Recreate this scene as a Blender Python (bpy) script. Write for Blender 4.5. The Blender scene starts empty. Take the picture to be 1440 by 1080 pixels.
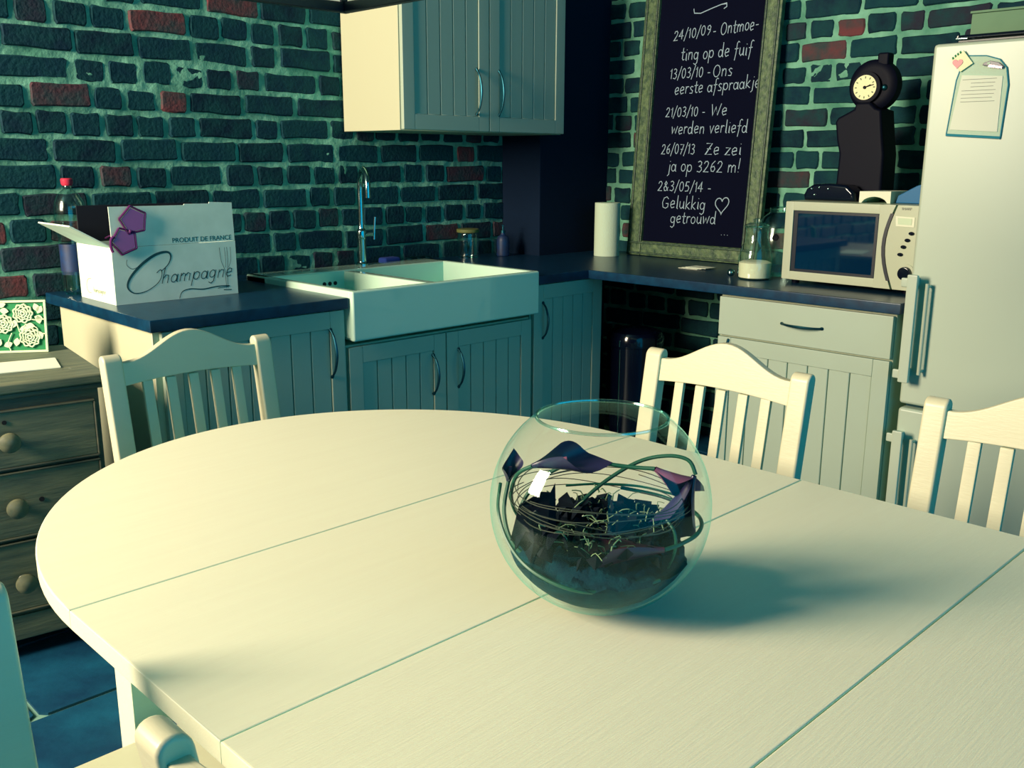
import bpy, bmesh, math, random
from mathutils import Vector, Matrix, noise
R = math.radians
PI = math.pi
random.seed(11)
scene = bpy.context.scene
COL = scene.collection

# ------------------------------------------------------------------ camera
f_, yaw, pit, rol = 1343.4, 0.778963514, 0.230706849, 0.00359
F = Vector((math.sin(yaw)*math.cos(pit), math.cos(yaw)*math.cos(pit), -math.sin(pit)))
Rt = Vector((math.cos(yaw), -math.sin(yaw), 0.0))
Up = Rt.cross(F)
R2 = Rt*math.cos(rol) + Up*math.sin(rol)
U2 = -Rt*math.sin(rol) + Up*math.cos(rol)
cam_d = bpy.data.cameras.new('camera')
cam_d.sensor_fit = 'HORIZONTAL'
cam_d.sensor_width = 36.0
cam_d.lens = 36.0*f_/1440.0
cam_d.clip_start = 0.02
cam = bpy.data.objects.new('camera', cam_d)
COL.objects.link(cam)
m3 = Matrix((R2, U2, -F)).transposed()
cam.matrix_world = Matrix.Translation((0, 0, 1.355)) @ m3.to_4x4()
scene.camera = cam

# ------------------------------------------------------------------ light
world = bpy.data.worlds.new('world')
scene.world = world
world.use_nodes = True
bg = world.node_tree.nodes['Background']
bg.inputs['Color'].default_value = (0.0, 0.36, 0.60, 1)
bg.inputs['Strength'].default_value = 2.15

WIN_Y0, WIN_Y1, WIN_Z0, WIN_Z1, WALL_L, CEIL = 2.2, 3.45, 1.55, 3.35, -2.20, 3.6
ld = bpy.data.lights.new('window_daylight', 'AREA')
ld.shape = 'RECTANGLE'
ld.size = WIN_Y1 - WIN_Y0 - 0.08
ld.size_y = WIN_Z1 - WIN_Z0 - 0.08
ld.energy = 425.0
ld.color = (2.02, 0.92, 0.63)
lo = bpy.data.objects.new('window_daylight', ld)
COL.objects.link(lo)
lo.location = (WALL_L + 0.03, (WIN_Y0+WIN_Y1)/2, (WIN_Z0+WIN_Z1)/2)
lo.rotation_euler = (R(90), 0, R(-90))

vs = scene.view_settings
vs.view_transform = 'Standard'
vs.look = 'None'
vs.gamma = 1.0
vs.use_curve_mapping = False
vs.exposure = 0.0

# ------------------------------------------------------------------ materials
def lin(c):
    out = []
    for v in c:
        v = v/255.0
        out.append(v/12.92 if v <= 0.04045 else ((v+0.055)/1.055)**2.4)
    out[0] *= 0.53      # teal shade mixed into every paint: red cut, window light reddened to balance
    return out

def mat(name, col, rough=0.5, metal=0.0, spec=0.5, coat=0.0, noise_amt=0.0, noise_scale=20.0, bump=0.0, bump_scale=80.0, col2=None, stretch=None, linear=False, emis=None):
    m = bpy.data.materials.new(name)
    m.use_nodes = True
    nt = m.node_tree
    b = nt.nodes['Principled BSDF']
    c = list(col) if linear else lin(col)
    b.inputs['Base Color'].default_value = (*c, 1)
    b.inputs['Roughness'].default_value = rough
    b.inputs['Metallic'].default_value = metal
    b.inputs['Specular IOR Level'].default_value = spec
    b.inputs['Coat Weight'].default_value = coat
    b.inputs['Specular Tint'].default_value = (0.5, 0.95, 1.0, 1) if metal < 0.5 else (1, 1, 1, 1)
    b.inputs['Coat Tint'].default_value = (0.6, 0.97, 1.0, 1)
    if emis:
        b.inputs['Emission Color'].default_value = (*emis[0], 1)
        b.inputs['Emission Strength'].default_value = emis[1]
    tc = nt.nodes.new('ShaderNodeTexCoord')
    mp = nt.nodes.new('ShaderNodeMapping')
    nt.links.new(tc.outputs['Object'], mp.inputs['Vector'])
    if stretch:
        mp.inputs['Scale'].default_value = stretch
    if noise_amt > 0 or col2:
        n = nt.nodes.new('ShaderNodeTexNoise')
        n.inputs['Scale'].default_value = noise_scale
        n.inputs['Detail'].default_value = 6
        nt.links.new(mp.outputs[0], n.inputs['Vector'])
        rp = nt.nodes.new('ShaderNodeValToRGB')
        rp.color_ramp.elements[0].position = 0.3
        rp.color_ramp.elements[1].position = 0.7
        if col2:
            d = list(col2) if linear else lin(col2)
        else:
            d = [x*(1-noise_amt) for x in c]
        rp.color_ramp.elements[0].color = (*d, 1)
        rp.color_ramp.elements[1].color = (*c, 1)
        nt.links.new(n.outputs[0], rp.inputs[0])
        nt.links.new(rp.outputs[0], b.inputs['Base Color'])
    if bump > 0:
        n2 = nt.nodes.new('ShaderNodeTexNoise')
        n2.inputs['Scale'].default_value = bump_scale
        n2.inputs['Detail'].default_value = 5
        nt.links.new(mp.outputs[0], n2.inputs['Vector'])
        bp = nt.nodes.new('ShaderNodeBump')
        bp.inputs['Strength'].default_value = bump
        bp.inputs['Distance'].default_value = 0.004
        nt.links.new(n2.outputs[0], bp.inputs['Height'])
        nt.links.new(bp.outputs[0], b.inputs['Normal'])
    return m

def brick_mat():
    m = bpy.data.materials.new('brick')
    m.use_nodes = True
    nt = m.node_tree
    b = nt.nodes['Principled BSDF']
    b.inputs['Roughness'].default_value = 0.8
    b.inputs['Specular IOR Level'].default_value = 0.25
    b.inputs['Specular Tint'].default_value = (0.4, 0.9, 1.0, 1)
    oi = nt.nodes.new('ShaderNodeObjectInfo')
    rp = nt.nodes.new('ShaderNodeValToRGB')
    cr = rp.color_ramp
    cr.interpolation = 'CONSTANT'
    cols = [(0.0, (2, 40, 58)), (0.2, (2, 30, 48)), (0.42, (4, 48, 62)), (0.60, (6, 36, 54)), (0.76, (36, 36, 52)), (0.89, (104, 52, 58)), (0.955, (76, 44, 54))]
    cr.elements[0].position, cr.elements[0].color = 0.0, (*lin(cols[0][1]), 1)
    cr.elements[1].position, cr.elements[1].color = cols[1][0], (*lin(cols[1][1]), 1)
    for p, c in cols[2:]:
        e = cr.elements.new(p)
        e.color = (*lin(c), 1)
    nt.links.new(oi.outputs['Random'], rp.inputs[0])
    tc = nt.nodes.new('ShaderNodeTexCoord')
    ge = nt.nodes.new('ShaderNodeNewGeometry')
    n = nt.nodes.new('ShaderNodeTexNoise')
    n.inputs['Scale'].default_value = 14
    n.inputs['Detail'].default_value = 8
    nt.links.new(ge.outputs['Position'], n.inputs['Vector'])
    r2 = nt.nodes.new('ShaderNodeValToRGB')
    r2.color_ramp.elements[0].position = 0.35
    r2.color_ramp.elements[1].position = 0.75
    r2.color_ramp.elements[0].color = (0, 0, 0, 1)
    r2.color_ramp.elements[1].color = (1, 1, 1, 1)
    nt.links.new(n.outputs[0], r2.inputs[0])
    mx = nt.nodes.new('ShaderNodeMix')
    mx.data_type = 'RGBA'
    mx.inputs[7].default_value = (*lin((14, 62, 66)), 1)
    nt.links.new(r2.outputs[0], mx.inputs[0])
    nt.links.new(rp.outputs[0], mx.inputs[6])
    nt.links.new(mx.outputs[2], b.inputs['Base Color'])
    n3 = nt.nodes.new('ShaderNodeTexNoise')
    n3.inputs['Scale'].default_value = 70
    n3.inputs['Detail'].default_value = 8
    nt.links.new(ge.outputs['Position'], n3.inputs['Vector'])
    bp = nt.nodes.new('ShaderNodeBump')
    bp.inputs['Strength'].default_value = 0.7
    bp.inputs['Distance'].default_value = 0.006
    nt.links.new(n3.outputs[0], bp.inputs['Height'])
    nt.links.new(bp.outputs[0], b.inputs['Normal'])
    return m

def glass_mat(name, tint, edge=1.0, rough=0.02, base=0.0):
    # thin-walled glass: see-through with fresnel reflection
    m = bpy.data.materials.new(name)
    m.use_nodes = True
    nt = m.node_tree
    for n in list(nt.nodes):
        nt.nodes.remove(n)
    out = nt.nodes.new('ShaderNodeOutputMaterial')
    tr = nt.nodes.new('ShaderNodeBsdfTransparent')
    gl = nt.nodes.new('ShaderNodeBsdfGlossy')
    gl.inputs['Roughness'].default_value = rough
    gl.inputs['Color'].default_value = (0.5, 1, 0.97, 1)
    fz = nt.nodes.new('ShaderNodeFresnel')
    # thin wall: the same reflectance from inside and outside
    gm = nt.nodes.new('ShaderNodeNewGeometry')
    io = nt.nodes.new('ShaderNodeMapRange')
    io.inputs['To Min'].default_value = 1.45
    io.inputs['To Max'].default_value = 1/1.45
    nt.links.new(gm.outputs['Backfacing'], io.inputs['Value'])
    nt.links.new(io.outputs[0], fz.inputs['IOR'])
    # absorption stronger where the wall is seen edge-on
    lw2 = nt.nodes.new('ShaderNodeLayerWeight')
    lw2.inputs['Blend'].default_value = 0.10
    mc = nt.nodes.new('ShaderNodeMix')
    mc.data_type = 'RGBA'
    mc.inputs[6].default_value = (*tint, 1)
    mc.inputs[7].default_value = (tint[0]*0.72, tint[1]*0.86, tint[2]*0.86, 1)
    nt.links.new(lw2.outputs['Facing'], mc.inputs[0])
    nt.links.new(mc.outputs[2], tr.inputs['Color'])
    ad = nt.nodes.new('ShaderNodeMath')
    ad.operation = 'MULTIPLY_ADD'
    ad.use_clamp = True
    ad.inputs[1].default_value = edge
    ad.inputs[2].default_value = base
    nt.links.new(fz.outputs[0], ad.inputs[0])
    mx = nt.nodes.new('ShaderNodeMixShader')
    nt.links.new(ad.outputs[0], mx.inputs[0])
    nt.links.new(tr.outputs[0], mx.inputs[1])
    nt.links.new(gl.outputs[0], mx.inputs[2])
    nt.links.new(mx.outputs[0], out.inputs[0])
    return m

M = {}
M['brick'] = brick_mat()
M['mortar'] = mat('mortar', (126, 182, 160), 0.95, col2=(66, 126, 108), noise_scale=9, bump=0.9, bump_scale=60)
M['plaster'] = mat('plaster', (60, 84, 96), 0.9, bump=0.3)
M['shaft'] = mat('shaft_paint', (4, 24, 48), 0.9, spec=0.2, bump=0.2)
M['slate'] = mat('slate', (16, 84, 116), 0.45, col2=(6, 42, 76), noise_scale=5, bump=0.5, bump_scale=30)
M['grout'] = mat('grout', (110, 150, 140), 0.95)
M['white_paint'] = mat('white_paint', (208, 200, 174), 0.38, noise_amt=0.03, noise_scale=6, bump=0.08, bump_scale=40, stretch=(1, 6, 6))
M['table_paint'] = mat('table_paint', (238, 232, 208), 0.42, noise_amt=0.03, noise_scale=5, bump=0.12, bump_scale=25, stretch=(1, 14, 14))
M['cabinet'] = mat('cabinet_paint', (166, 178, 164), 0.42, noise_amt=0.03, noise_scale=5)
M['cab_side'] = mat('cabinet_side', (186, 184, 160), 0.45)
M['worktop'] = mat('worktop', (8, 54, 84), 0.3, col2=(6, 36, 64), noise_scale=30, bump=0.05)
M['ceramic'] = mat('ceramic', (222, 226, 208), 0.12, coat=0.5)
M['chrome'] = mat('chrome', (170, 185, 185), 0.12, metal=1.0)
M['steel'] = mat('dark_steel', (40, 88, 104), 0.42, metal=1.0)
M['black'] = mat('black_paint', (1, 3, 24), 0.6, spec=0.15)
M['black_gloss'] = mat('black_gloss', (6, 10, 30), 0.12)
M['black_metal'] = mat('black_metal', (6, 10, 30), 0.35)
M['dark_hole'] = mat('dark_hole', (3, 6, 22), 0.8)
M['pine'] = mat('old_pine', (118, 118, 96), 0.55, col2=(72, 84, 76), noise_scale=5, bump=0.25, bump_scale=18, stretch=(1.2, 10, 9))
M['pine_dark'] = mat('old_pine_rim', (92, 92, 76), 0.55, col2=(54, 62, 60), noise_scale=5, bump=0.2, bump_scale=18, stretch=(1.2, 10, 9))
M['knob'] = mat('wood_knob', (118, 116, 92), 0.4, col2=(70, 80, 70), noise_scale=25)
M['cardboard'] = mat('white_card', (222, 232, 220), 0.8, col2=(206, 220, 208), noise_scale=14)
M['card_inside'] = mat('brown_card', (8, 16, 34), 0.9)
M['print_teal'] = mat('print_ink', (22, 78, 84), 0.8)
M['print_pale'] = mat('pale_print_ink', (176, 176, 148), 0.8)
M['purple'] = mat('purple_plastic', (176, 70, 140), 0.25, coat=0.4)
M['purple_dark'] = mat('purple_rim', (92, 30, 92), 0.3)
M['red'] = mat('red_plastic', (190, 44, 70), 0.35)
M['board'] = mat('slate_board', (1, 4, 28), 0.85, spec=0.1)
M['chalk'] = mat('chalk', (150, 170, 190), 0.95)
M['gilt'] = mat('gilt_frame', (98, 118, 82), 0.5, col2=(34, 62, 50), noise_scale=38, bump=0.8, bump_scale=60)
M['gilt2'] = mat('gilt_frame_lip', (66, 88, 66), 0.5, col2=(26, 48, 44), noise_scale=50, bump=0.5)
M['fridge'] = mat('fridge_enamel', (182, 190, 174), 0.34, spec=0.5)
M['fridge_seal'] = mat('fridge_seal', (14, 60, 70), 0.8)
M['mw_body'] = mat('silver_plastic', (176, 180, 160), 0.36, metal=0.0)
M['mw_glass'] = mat('oven_glass', (4, 32, 62), 0.04, spec=0.9, coat=1.0)
M['mw_dark'] = mat('oven_dark', (3, 12, 34), 0.35)
M['lcd'] = mat('lcd', (190, 205, 180), 0.3)
M['paper'] = mat('paper', (226, 224, 208), 0.85)
M['paper_blue'] = mat('blue_trim', (30, 128, 150), 0.5)
M['green'] = mat('green_card', (20, 120, 72), 0.8)
M['cream_lace'] = mat('lace_card', (206, 212, 182), 0.8)
M['ink'] = mat('ink', (110, 120, 118), 0.9)
M['blue_bag'] = mat('blue_bag', (20, 96, 150), 0.6)
M['blue_cloth'] = mat('blue_cloth', (20, 50, 130), 0.9)
M['flour'] = mat('flour', (232, 222, 196), 0.95, bump=0.2)
M['label_blue'] = mat('label_blue', (4, 50, 100), 0.5, col2=(30, 36, 66), noise_scale=30)
M['glass'] = glass_mat('clear_glass', (0.93, 0.98, 0.96), edge=1.6, base=0.03, rough=0.06)
M['bowl_glass'] = glass_mat('bowl_glass', (0.985, 0.995, 0.99), edge=0.8)
M['bottle_glass'] = glass_mat('bottle_plastic', (0.84, 0.93, 0.92), edge=1.6, rough=0.12, base=0.07)
M['soil'] = mat('dark_moss', (0, 62, 76), 0.9, spec=0.1, col2=(0, 32, 54), noise_scale=40, bump=1.0, bump_scale=120)
M['bark'] = mat('bark', (4, 24, 34), 0.8, spec=0.15, col2=(0, 6, 24), noise_scale=40)
M['moss'] = mat('pale_moss', (130, 150, 112), 0.9)
M['petal'] = mat('dark_petal', (52, 44, 84), 0.35, col2=(24, 24, 62), noise_scale=12)
M['petal_pink'] = mat('petal_throat', (150, 84, 110), 0.4, col2=(70, 46, 86), noise_scale=14)
M['petal_red'] = mat('red_petal', (120, 40, 62), 0.4, col2=(30, 26, 60), noise_scale=16)
M['stem'] = mat('green_stem', (14, 84, 66), 0.45)
M['wire'] = mat('brown_wire', (62, 66, 58), 0.4)
M['box_beige'] = mat('beige_box', (110, 140, 112), 0.85, noise_amt=0.08)
M['tissue'] = mat('tissue', (190, 206, 186), 0.9, bump=0.4, bump_scale=200)
M['dial'] = mat('dial', (228, 222, 178), 0.5)
M['window_white'] = mat('window_paint', (230, 230, 215), 0.5)
M['shade'] = mat('lamp_shade', (240, 220, 186), 0.7, emis=((1.0, 0.86, 0.62), 0.35))
M['yellow'] = mat('yellow_lid', (100, 104, 56), 0.6)

# ------------------------------------------------------------------ builder
WM = {}     # world matrices of roots

class B:
    def __init__(s):
        s.bm = bmesh.new()
    def _add(s, verts, faces, Mx=None):
        vs_ = [s.bm.verts.new(Mx @ Vector(v) if Mx else v) for v in verts]
        out = []
        for f in faces:
            try:
                out.append(s.bm.faces.new([vs_[i] for i in f]))
            except ValueError:
                pass
        return vs_, out
    def box(s, x0, x1, y0, y1, z0, z1, bev=0.0, seg=2, Mx=None):
        x0, x1 = sorted((x0, x1)); y0, y1 = sorted((y0, y1)); z0, z1 = sorted((z0, z1))
        v = [(x0,y0,z0),(x1,y0,z0),(x1,y1,z0),(x0,y1,z0),(x0,y0,z1),(x1,y0,z1),(x1,y1,z1),(x0,y1,z1)]
        fs = [(0,3,2,1),(4,5,6,7),(0,1,5,4),(1,2,6,5),(2,3,7,6),(3,0,4,7)]
        vv, ff = s._add(v, fs, Mx)
        if bev > 0:
            bev = min(bev, 0.49*min(x1-x0, y1-y0, z1-z0))
            ed = list({e for f in ff for e in f.edges})
            bmesh.ops.bevel(s.bm, geom=ed, offset=bev, segments=seg, profile=0.5, affect='EDGES', clamp_overlap=True)
        return s
    def prism(s, pts, d0, d1, plane='xz', bev=0.0, seg=2, Mx=None):
        # pts in plane, extruded from d0 to d1 along the remaining axis
        def P(a, b, d):
            return {'xz': (a, d, b), 'yz': (d, a, b), 'xy': (a, b, d)}[plane]
        n = len(pts)
        v = [P(a, b, d0) for a, b in pts] + [P(a, b, d1) for a, b in pts]
        fs = [tuple(range(n)), tuple(range(2*n-1, n-1, -1))]
        for i in range(n):
            j = (i+1) % n
            fs.append((i, i+n, j+n, j))
        vv, ff = s._add(v, fs, Mx)
        bmesh.ops.recalc_face_normals(s.bm, faces=ff)
        if bev > 0:
            ed = [e for e in {e for f in ff[:2] for e in f.edges}]
            bmesh.ops.bevel(s.bm, geom=ed, offset=bev, segments=seg, profile=0.5, affect='EDGES', clamp_overlap=True)
        return s
    def lathe(s, prof, n=32, Mx=None, ax=(0, 0), cap0=True, cap1=True):
        # prof: list of (r, z)
        rings = []
        for r, z in prof:
            ring = []
            for k in range(n):
                a = 2*PI*k/n
                p = Vector((ax[0]+r*math.cos(a), ax[1]+r*math.sin(a), z))
                ring.append(s.bm.verts.new(Mx @ p if Mx else p))
            rings.append(ring)
        for a, b in zip(rings[:-1], rings[1:]):
            for k in range(n):
                j = (k+1) % n
                s.bm.faces.new((a[k], a[j], b[j], b[k]))
        if cap0: s.bm.faces.new(list(reversed(rings[0])))
        if cap1: s.bm.faces.new(rings[-1])
        return s
    def tube(s, pts, r, n=8, smooth=6, Mx=None, caps=True):
        P = [Vector(p) for p in pts]
        if smooth > 1 and len(P) > 2:
            Q = []
            for i in range(len(P)-1):
                p0 = P[max(i-1, 0)]; p1 = P[i]; p2 = P[i+1]; p3 = P[min(i+2, len(P)-1)]
                for k in range(smooth):
                    t = k/smooth
                    Q.append(0.5*((2*p1) + (p2-p0)*t + (2*p0-5*p1+4*p2-p3)*t*t + (3*p1-p0-3*p2+p3)*t**3))
            Q.append(P[-1])
            P = Q
        m = len(P)
        rr = r if callable(r) else (lambda t: r)
        T = (P[1]-P[0]).normalized()
        N = T.orthogonal().normalized()
        rings = []
        for i in range(m):
            if i == 0: T2 = (P[1]-P[0])
            elif i == m-1: T2 = (P[-1]-P[-2])
            else: T2 = (P[i+1]-P[i-1])
            T2 = T2.normalized() if T2.length > 1e-9 else T
            N = (N - T2*N.dot(T2))
            N = N.normalized() if N.length > 1e-6 else T2.orthogonal().normalized()
            Bn = T2.cross(N)
            T = T2
            q = rr(i/(m-1))
            ring = []
            for k in range(n):
                a = 2*PI*k/n
                p = P[i] + N*math.cos(a)*q + Bn*math.sin(a)*q
                ring.append(s.bm.verts.new(Mx @ p if Mx else p))
            rings.append(ring)
        for a, b in zip(rings[:-1], rings[1:]):
            for k in range(n):
                j = (k+1) % n
                s.bm.faces.new((a[k], a[j], b[j], b[k]))
        if caps:
            s.bm.faces.new(list(reversed(rings[0])))
            s.bm.faces.new(rings[-1])
        return s
    def ball(s, c, rx, ry=None, rz=None, n=20, m=12):
        ry = rx if ry is None else ry
        rz = rx if rz is None else rz
        ret = bmesh.ops.create_uvsphere(s.bm, u_segments=n, v_segments=m, radius=1.0)
        for v in ret['verts']:
            v.co = Vector((c[0]+v.co.x*rx, c[1]+v.co.y*ry, c[2]+v.co.z*rz))
        return s
    def shear(s, fn):
        for v in s.bm.verts:
            v.co = fn(v.co)
        return s
    def ribbon(s, pts, w, org, ux, uy, nrm, th=0.0006):
        # flat stroke of width w on the plane org + a*ux + b*uy
        ux, uy, nrm, org = Vector(ux), Vector(uy), Vector(nrm), Vector(org)
        ws = w if callable(w) else (lambda t: w)
        n = len(pts)
        L = []
        for i, (a, b) in enumerate(pts):
            a0, b0 = pts[max(i-1, 0)]; a1, b1 = pts[min(i+1, n-1)]
            dx, dy = a1-a0, b1-b0
            l = math.hypot(dx, dy) or 1
            px, py = -dy/l, dx/l
            q = ws(i/max(n-1, 1))/2
            if 0 < i < n-1:
                ex, ey = a1-a, b1-b
                cs = abs(ex*dx+ey*dy)/((math.hypot(ex, ey) or 1)*l)
                q /= max(cs, 0.42)
            L.append(((a+px*q, b+py*q), (a-px*q, b-py*q)))
        rows = []
        for (p, q) in L:
            row = []
            for (a, b) in (p, q):
                row.append(s.bm.verts.new(org+ux*a+uy*b+nrm*th))
            rows.append(row)
        for r0, r1 in zip(rows[:-1], rows[1:]):
            s.bm.faces.new((r0[0], r0[1], r1[1], r1[0]))
        return s

def smooth_me(me, ang=40):
    for p in me.polygons:
        p.use_smooth = True
    me.set_sharp_from_angle(angle=R(ang))

def build(name, b, m, parent=None, local=False, smooth=True, ang=40):
    me = bpy.data.meshes.new(name)
    bmesh.ops.recalc_face_normals(b.bm, faces=b.bm.faces) if not getattr(b, 'norecalc', False) else None
    b.bm.to_mesh(me)
    b.bm.free()
    if smooth: smooth_me(me, ang)
    me.materials.append(m if not isinstance(m, str) else M[m])
    o = bpy.data.objects.new(name, me)
    COL.objects.link(o)
    if smooth and len(me.polygons) < 20000:
        wn = o.modifiers.new('weighted', 'WEIGHTED_NORMAL')
        wn.keep_sharp = True
    if parent is not None:
        o.parent = parent
        W = WM.get(parent, Matrix.Identity(4))
        WM[o] = W
        if not local:
            me.transform(W.inverted())
    else:
        WM[o] = Matrix.Identity(4)
    return o

def tag(o, label=None, cat=None, group=None, kind=None):
    if label: o['label'] = label
    if cat: o['category'] = cat
    if group: o['group'] = group
    if kind: o['kind'] = kind
    return o

def thing(name, label, cat, loc=(0, 0, 0), rz=0.0, group=None):
    o = bpy.data.objects.new(name, None)
    o.empty_display_size = 0.05
    COL.objects.link(o)
    o.location = loc
    o.rotation_euler = (0, 0, rz)
    WM[o] = Matrix.Translation(loc) @ Matrix.Rotation(rz, 4, 'Z')
    return tag(o, label, cat, group)

def single(name, b, m, label, cat, loc, group=None, **k):
    """a thing that is one mesh: origin at its base"""
    o = build(name, b, m, **k)
    o.data.transform(Matrix.Translation([-c for c in loc]))
    o.location = loc
    WM[o] = Matrix.Translation(loc)
    return tag(o, label, cat, group)

def kids(o):
    return [c for c in bpy.data.objects if c.parent == o]

def copy_tree(o, parent=None, kid_map=None):
    c = o.copy()
    COL.objects.link(c)
    if parent: c.parent = parent
    for ch in kid_map.get(o, []):
        copy_tree(ch, c, kid_map)
    return c

# ------------------------------------------------------------------ setting
WA, WB = 3.58, 3.97
FLX0, FLY0 = WALL_L, -2.7

def struct(name, b, m, **k):
    return tag(build(name, b, m, **k), kind='structure')

# floor: grout bed with one object per slate tile
floor = struct('floor', B().box(FLX0, WB, FLY0, WA, -0.06, -0.004), 'grout')
tile_meshes = []
for t in range(4):
    rnd = random.Random(t+5)
    b = B()
    pts = []
    for (cx, cy) in ((0, 0), (1, 0), (1, 1), (0, 1)):
        # softly broken corners
        sx, sy = (1 if cx == 0 else -1), (1 if cy == 0 else -1)
        j = rnd.uniform(0.012, 0.03)
        p = [(cx*0.596+sx*j, cy*0.396), (cx*0.596, cy*0.396+sy*j*rnd.uniform(.6, 1.2))]
        pts += p if (cx, cy) in ((1, 0), (0, 1)) else p[::-1]
    b.prism(pts, -0.004, 0.004, 'xy')
    me = bpy.data.meshes.new('tile')
    bmesh.ops.recalc_face_normals(b.bm, faces=b.bm.faces)
    b.bm.to_mesh(me); b.bm.free()
    me.materials.append(M['slate'])
    tile_meshes.append(me)
row = 0
y = 2.335 - 0.41*14
while y < WA - 0.02:
    x = 0.662 - 0.61*5 + (0.30 if row % 2 else 0.0)
    while x < WB:
        x0, x1, y0, y1 = max(x, FLX0+.01), min(x+0.596, WB-.005), max(y, FLY0+.01), min(y+0.396, WA-.005)
        if x1-x0 > 0.05 and y1-y0 > 0.05:
            o = bpy.data.objects.new('tile', random.choice(tile_meshes))
            COL.objects.link(o)
            o.parent = floor
            o.location = (x0, y0, random.uniform(-0.001, 0.001))
            o.scale = ((x1-x0)/0.596, (y1-y0)/0.396, 1)
        x += 0.61
    y += 0.41
    row += 1

struct('ceiling', B().box(FLX0, WB, FLY0, WA, CEIL, CEIL+0.08), 'plaster')
# left wall with its window opening
b = B()
b.box(WALL_L-0.2, WALL_L, FLY0, WIN_Y0, 0, CEIL)
b.box(WALL_L-0.2, WALL_L, WIN_Y1, WA, 0, CEIL)
b.box(WALL_L-0.2, WALL_L, WIN_Y0, WIN_Y1, 0, WIN_Z0)
b.box(WALL_L-0.2, WALL_L, WIN_Y0, WIN_Y1, WIN_Z1, CEIL)
struct('wall_left', b, 'plaster', smooth=False)
b = B()
w = 0.06
b.box(WALL_L-0.06, WALL_L-0.01, WIN_Y0, WIN_Y0+w, WIN_Z0, WIN_Z1, .004)
b.box(WALL_L-0.06, WALL_L-0.01, WIN_Y1-w, WIN_Y1, WIN_Z0, WIN_Z1, .004)
b.box(WALL_L-0.06, WALL_L-0.01, WIN_Y0+w, WIN_Y1-w, WIN_Z0, WIN_Z0+w, .004)
b.box(WALL_L-0.06, WALL_L-0.01, WIN_Y0+w, WIN_Y1-w, WIN_Z1-w, WIN_Z1, .004)
b.box(WALL_L-0.05, WALL_L-0.02, (WIN_Y0+WIN_Y1)/2-.03, (WIN_Y0+WIN_Y1)/2+.03, WIN_Z0+w, WIN_Z1-w, .004)
wf = struct('window_1', b, 'window_white')
build('window_pane', B().box(WALL_L-0.042, WALL_L-0.036, WIN_Y0+w, WIN_Y1-w, WIN_Z0+w, WIN_Z1-w), 'glass', wf, smooth=False)

# brick meshes: irregular rounded outline, front face proud (local: x length 1, z height 1, y depth to -1)
def brick_mesh(seed, L, H):
    rnd = random.Random(seed)
    n_side = 3 if L > 0.15 else 2
    out = []
    cr = 0.007
    j = lambda a=0.0035: rnd.uniform(-a, a)
    for k in range(n_side+1):
        out.append((cr + (L-2*cr)*k/n_side, j()))
    out += [(L+j(.002), cr+j(.002)), (L+j(), H*0.5+j()), (L+j(.002), H-cr+j(.002))]
    for k in range(n_side, -1, -1):
        out.append((cr + (L-2*cr)*k/n_side, H+j()))
    out += [(j(.002), H-cr+j(.002)), (j(), H*0.5+j()), (j(.002), cr+j(.002))]
    cx, cz = L/2, H/2
    v, n = [], len(out)
    ds = [rnd.uniform(-0.002, 0.002) for _ in out]
    for (x, z) in out: v.append((x, 0.03, z))
    for (x, z), d in zip(out, ds): v.append((x, -0.004+d, z))
    for (x, z), d in zip(out, ds):
        v.append((cx+(x-cx)*(1-0.010/L), -0.0095+d, cz+(z-cz)*(1-0.009/H)))
    fs = []
    for i in range(n):
        k = (i+1) % n
        fs += [(i, k, k+n, i+n), (i+n, k+n, k+2*n, i+2*n)]
    fs.append(tuple(range(2*n, 3*n)))
    return v, fs

SL, SH, HL = 0.222, 0.072, 0.106
stretch_data = [brick_mesh(s, SL, SH) for s in range(7)]
header_data = [brick_mesh(s+40, HL, SH) for s in range(6)]
def to_mesh(d):
    me = bpy.data.meshes.new('brick')
    me.from_pydata(d[0], [], d[1])
    for p in me.polygons: p.use_smooth = True
    me.set_sharp_from_angle(angle=R(35))
    me.materials.append(M['brick'])
    return me
stretch_me = [to_mesh(d) for d in stretch_data]
header_me = [to_mesh(d) for d in header_data]

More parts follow.
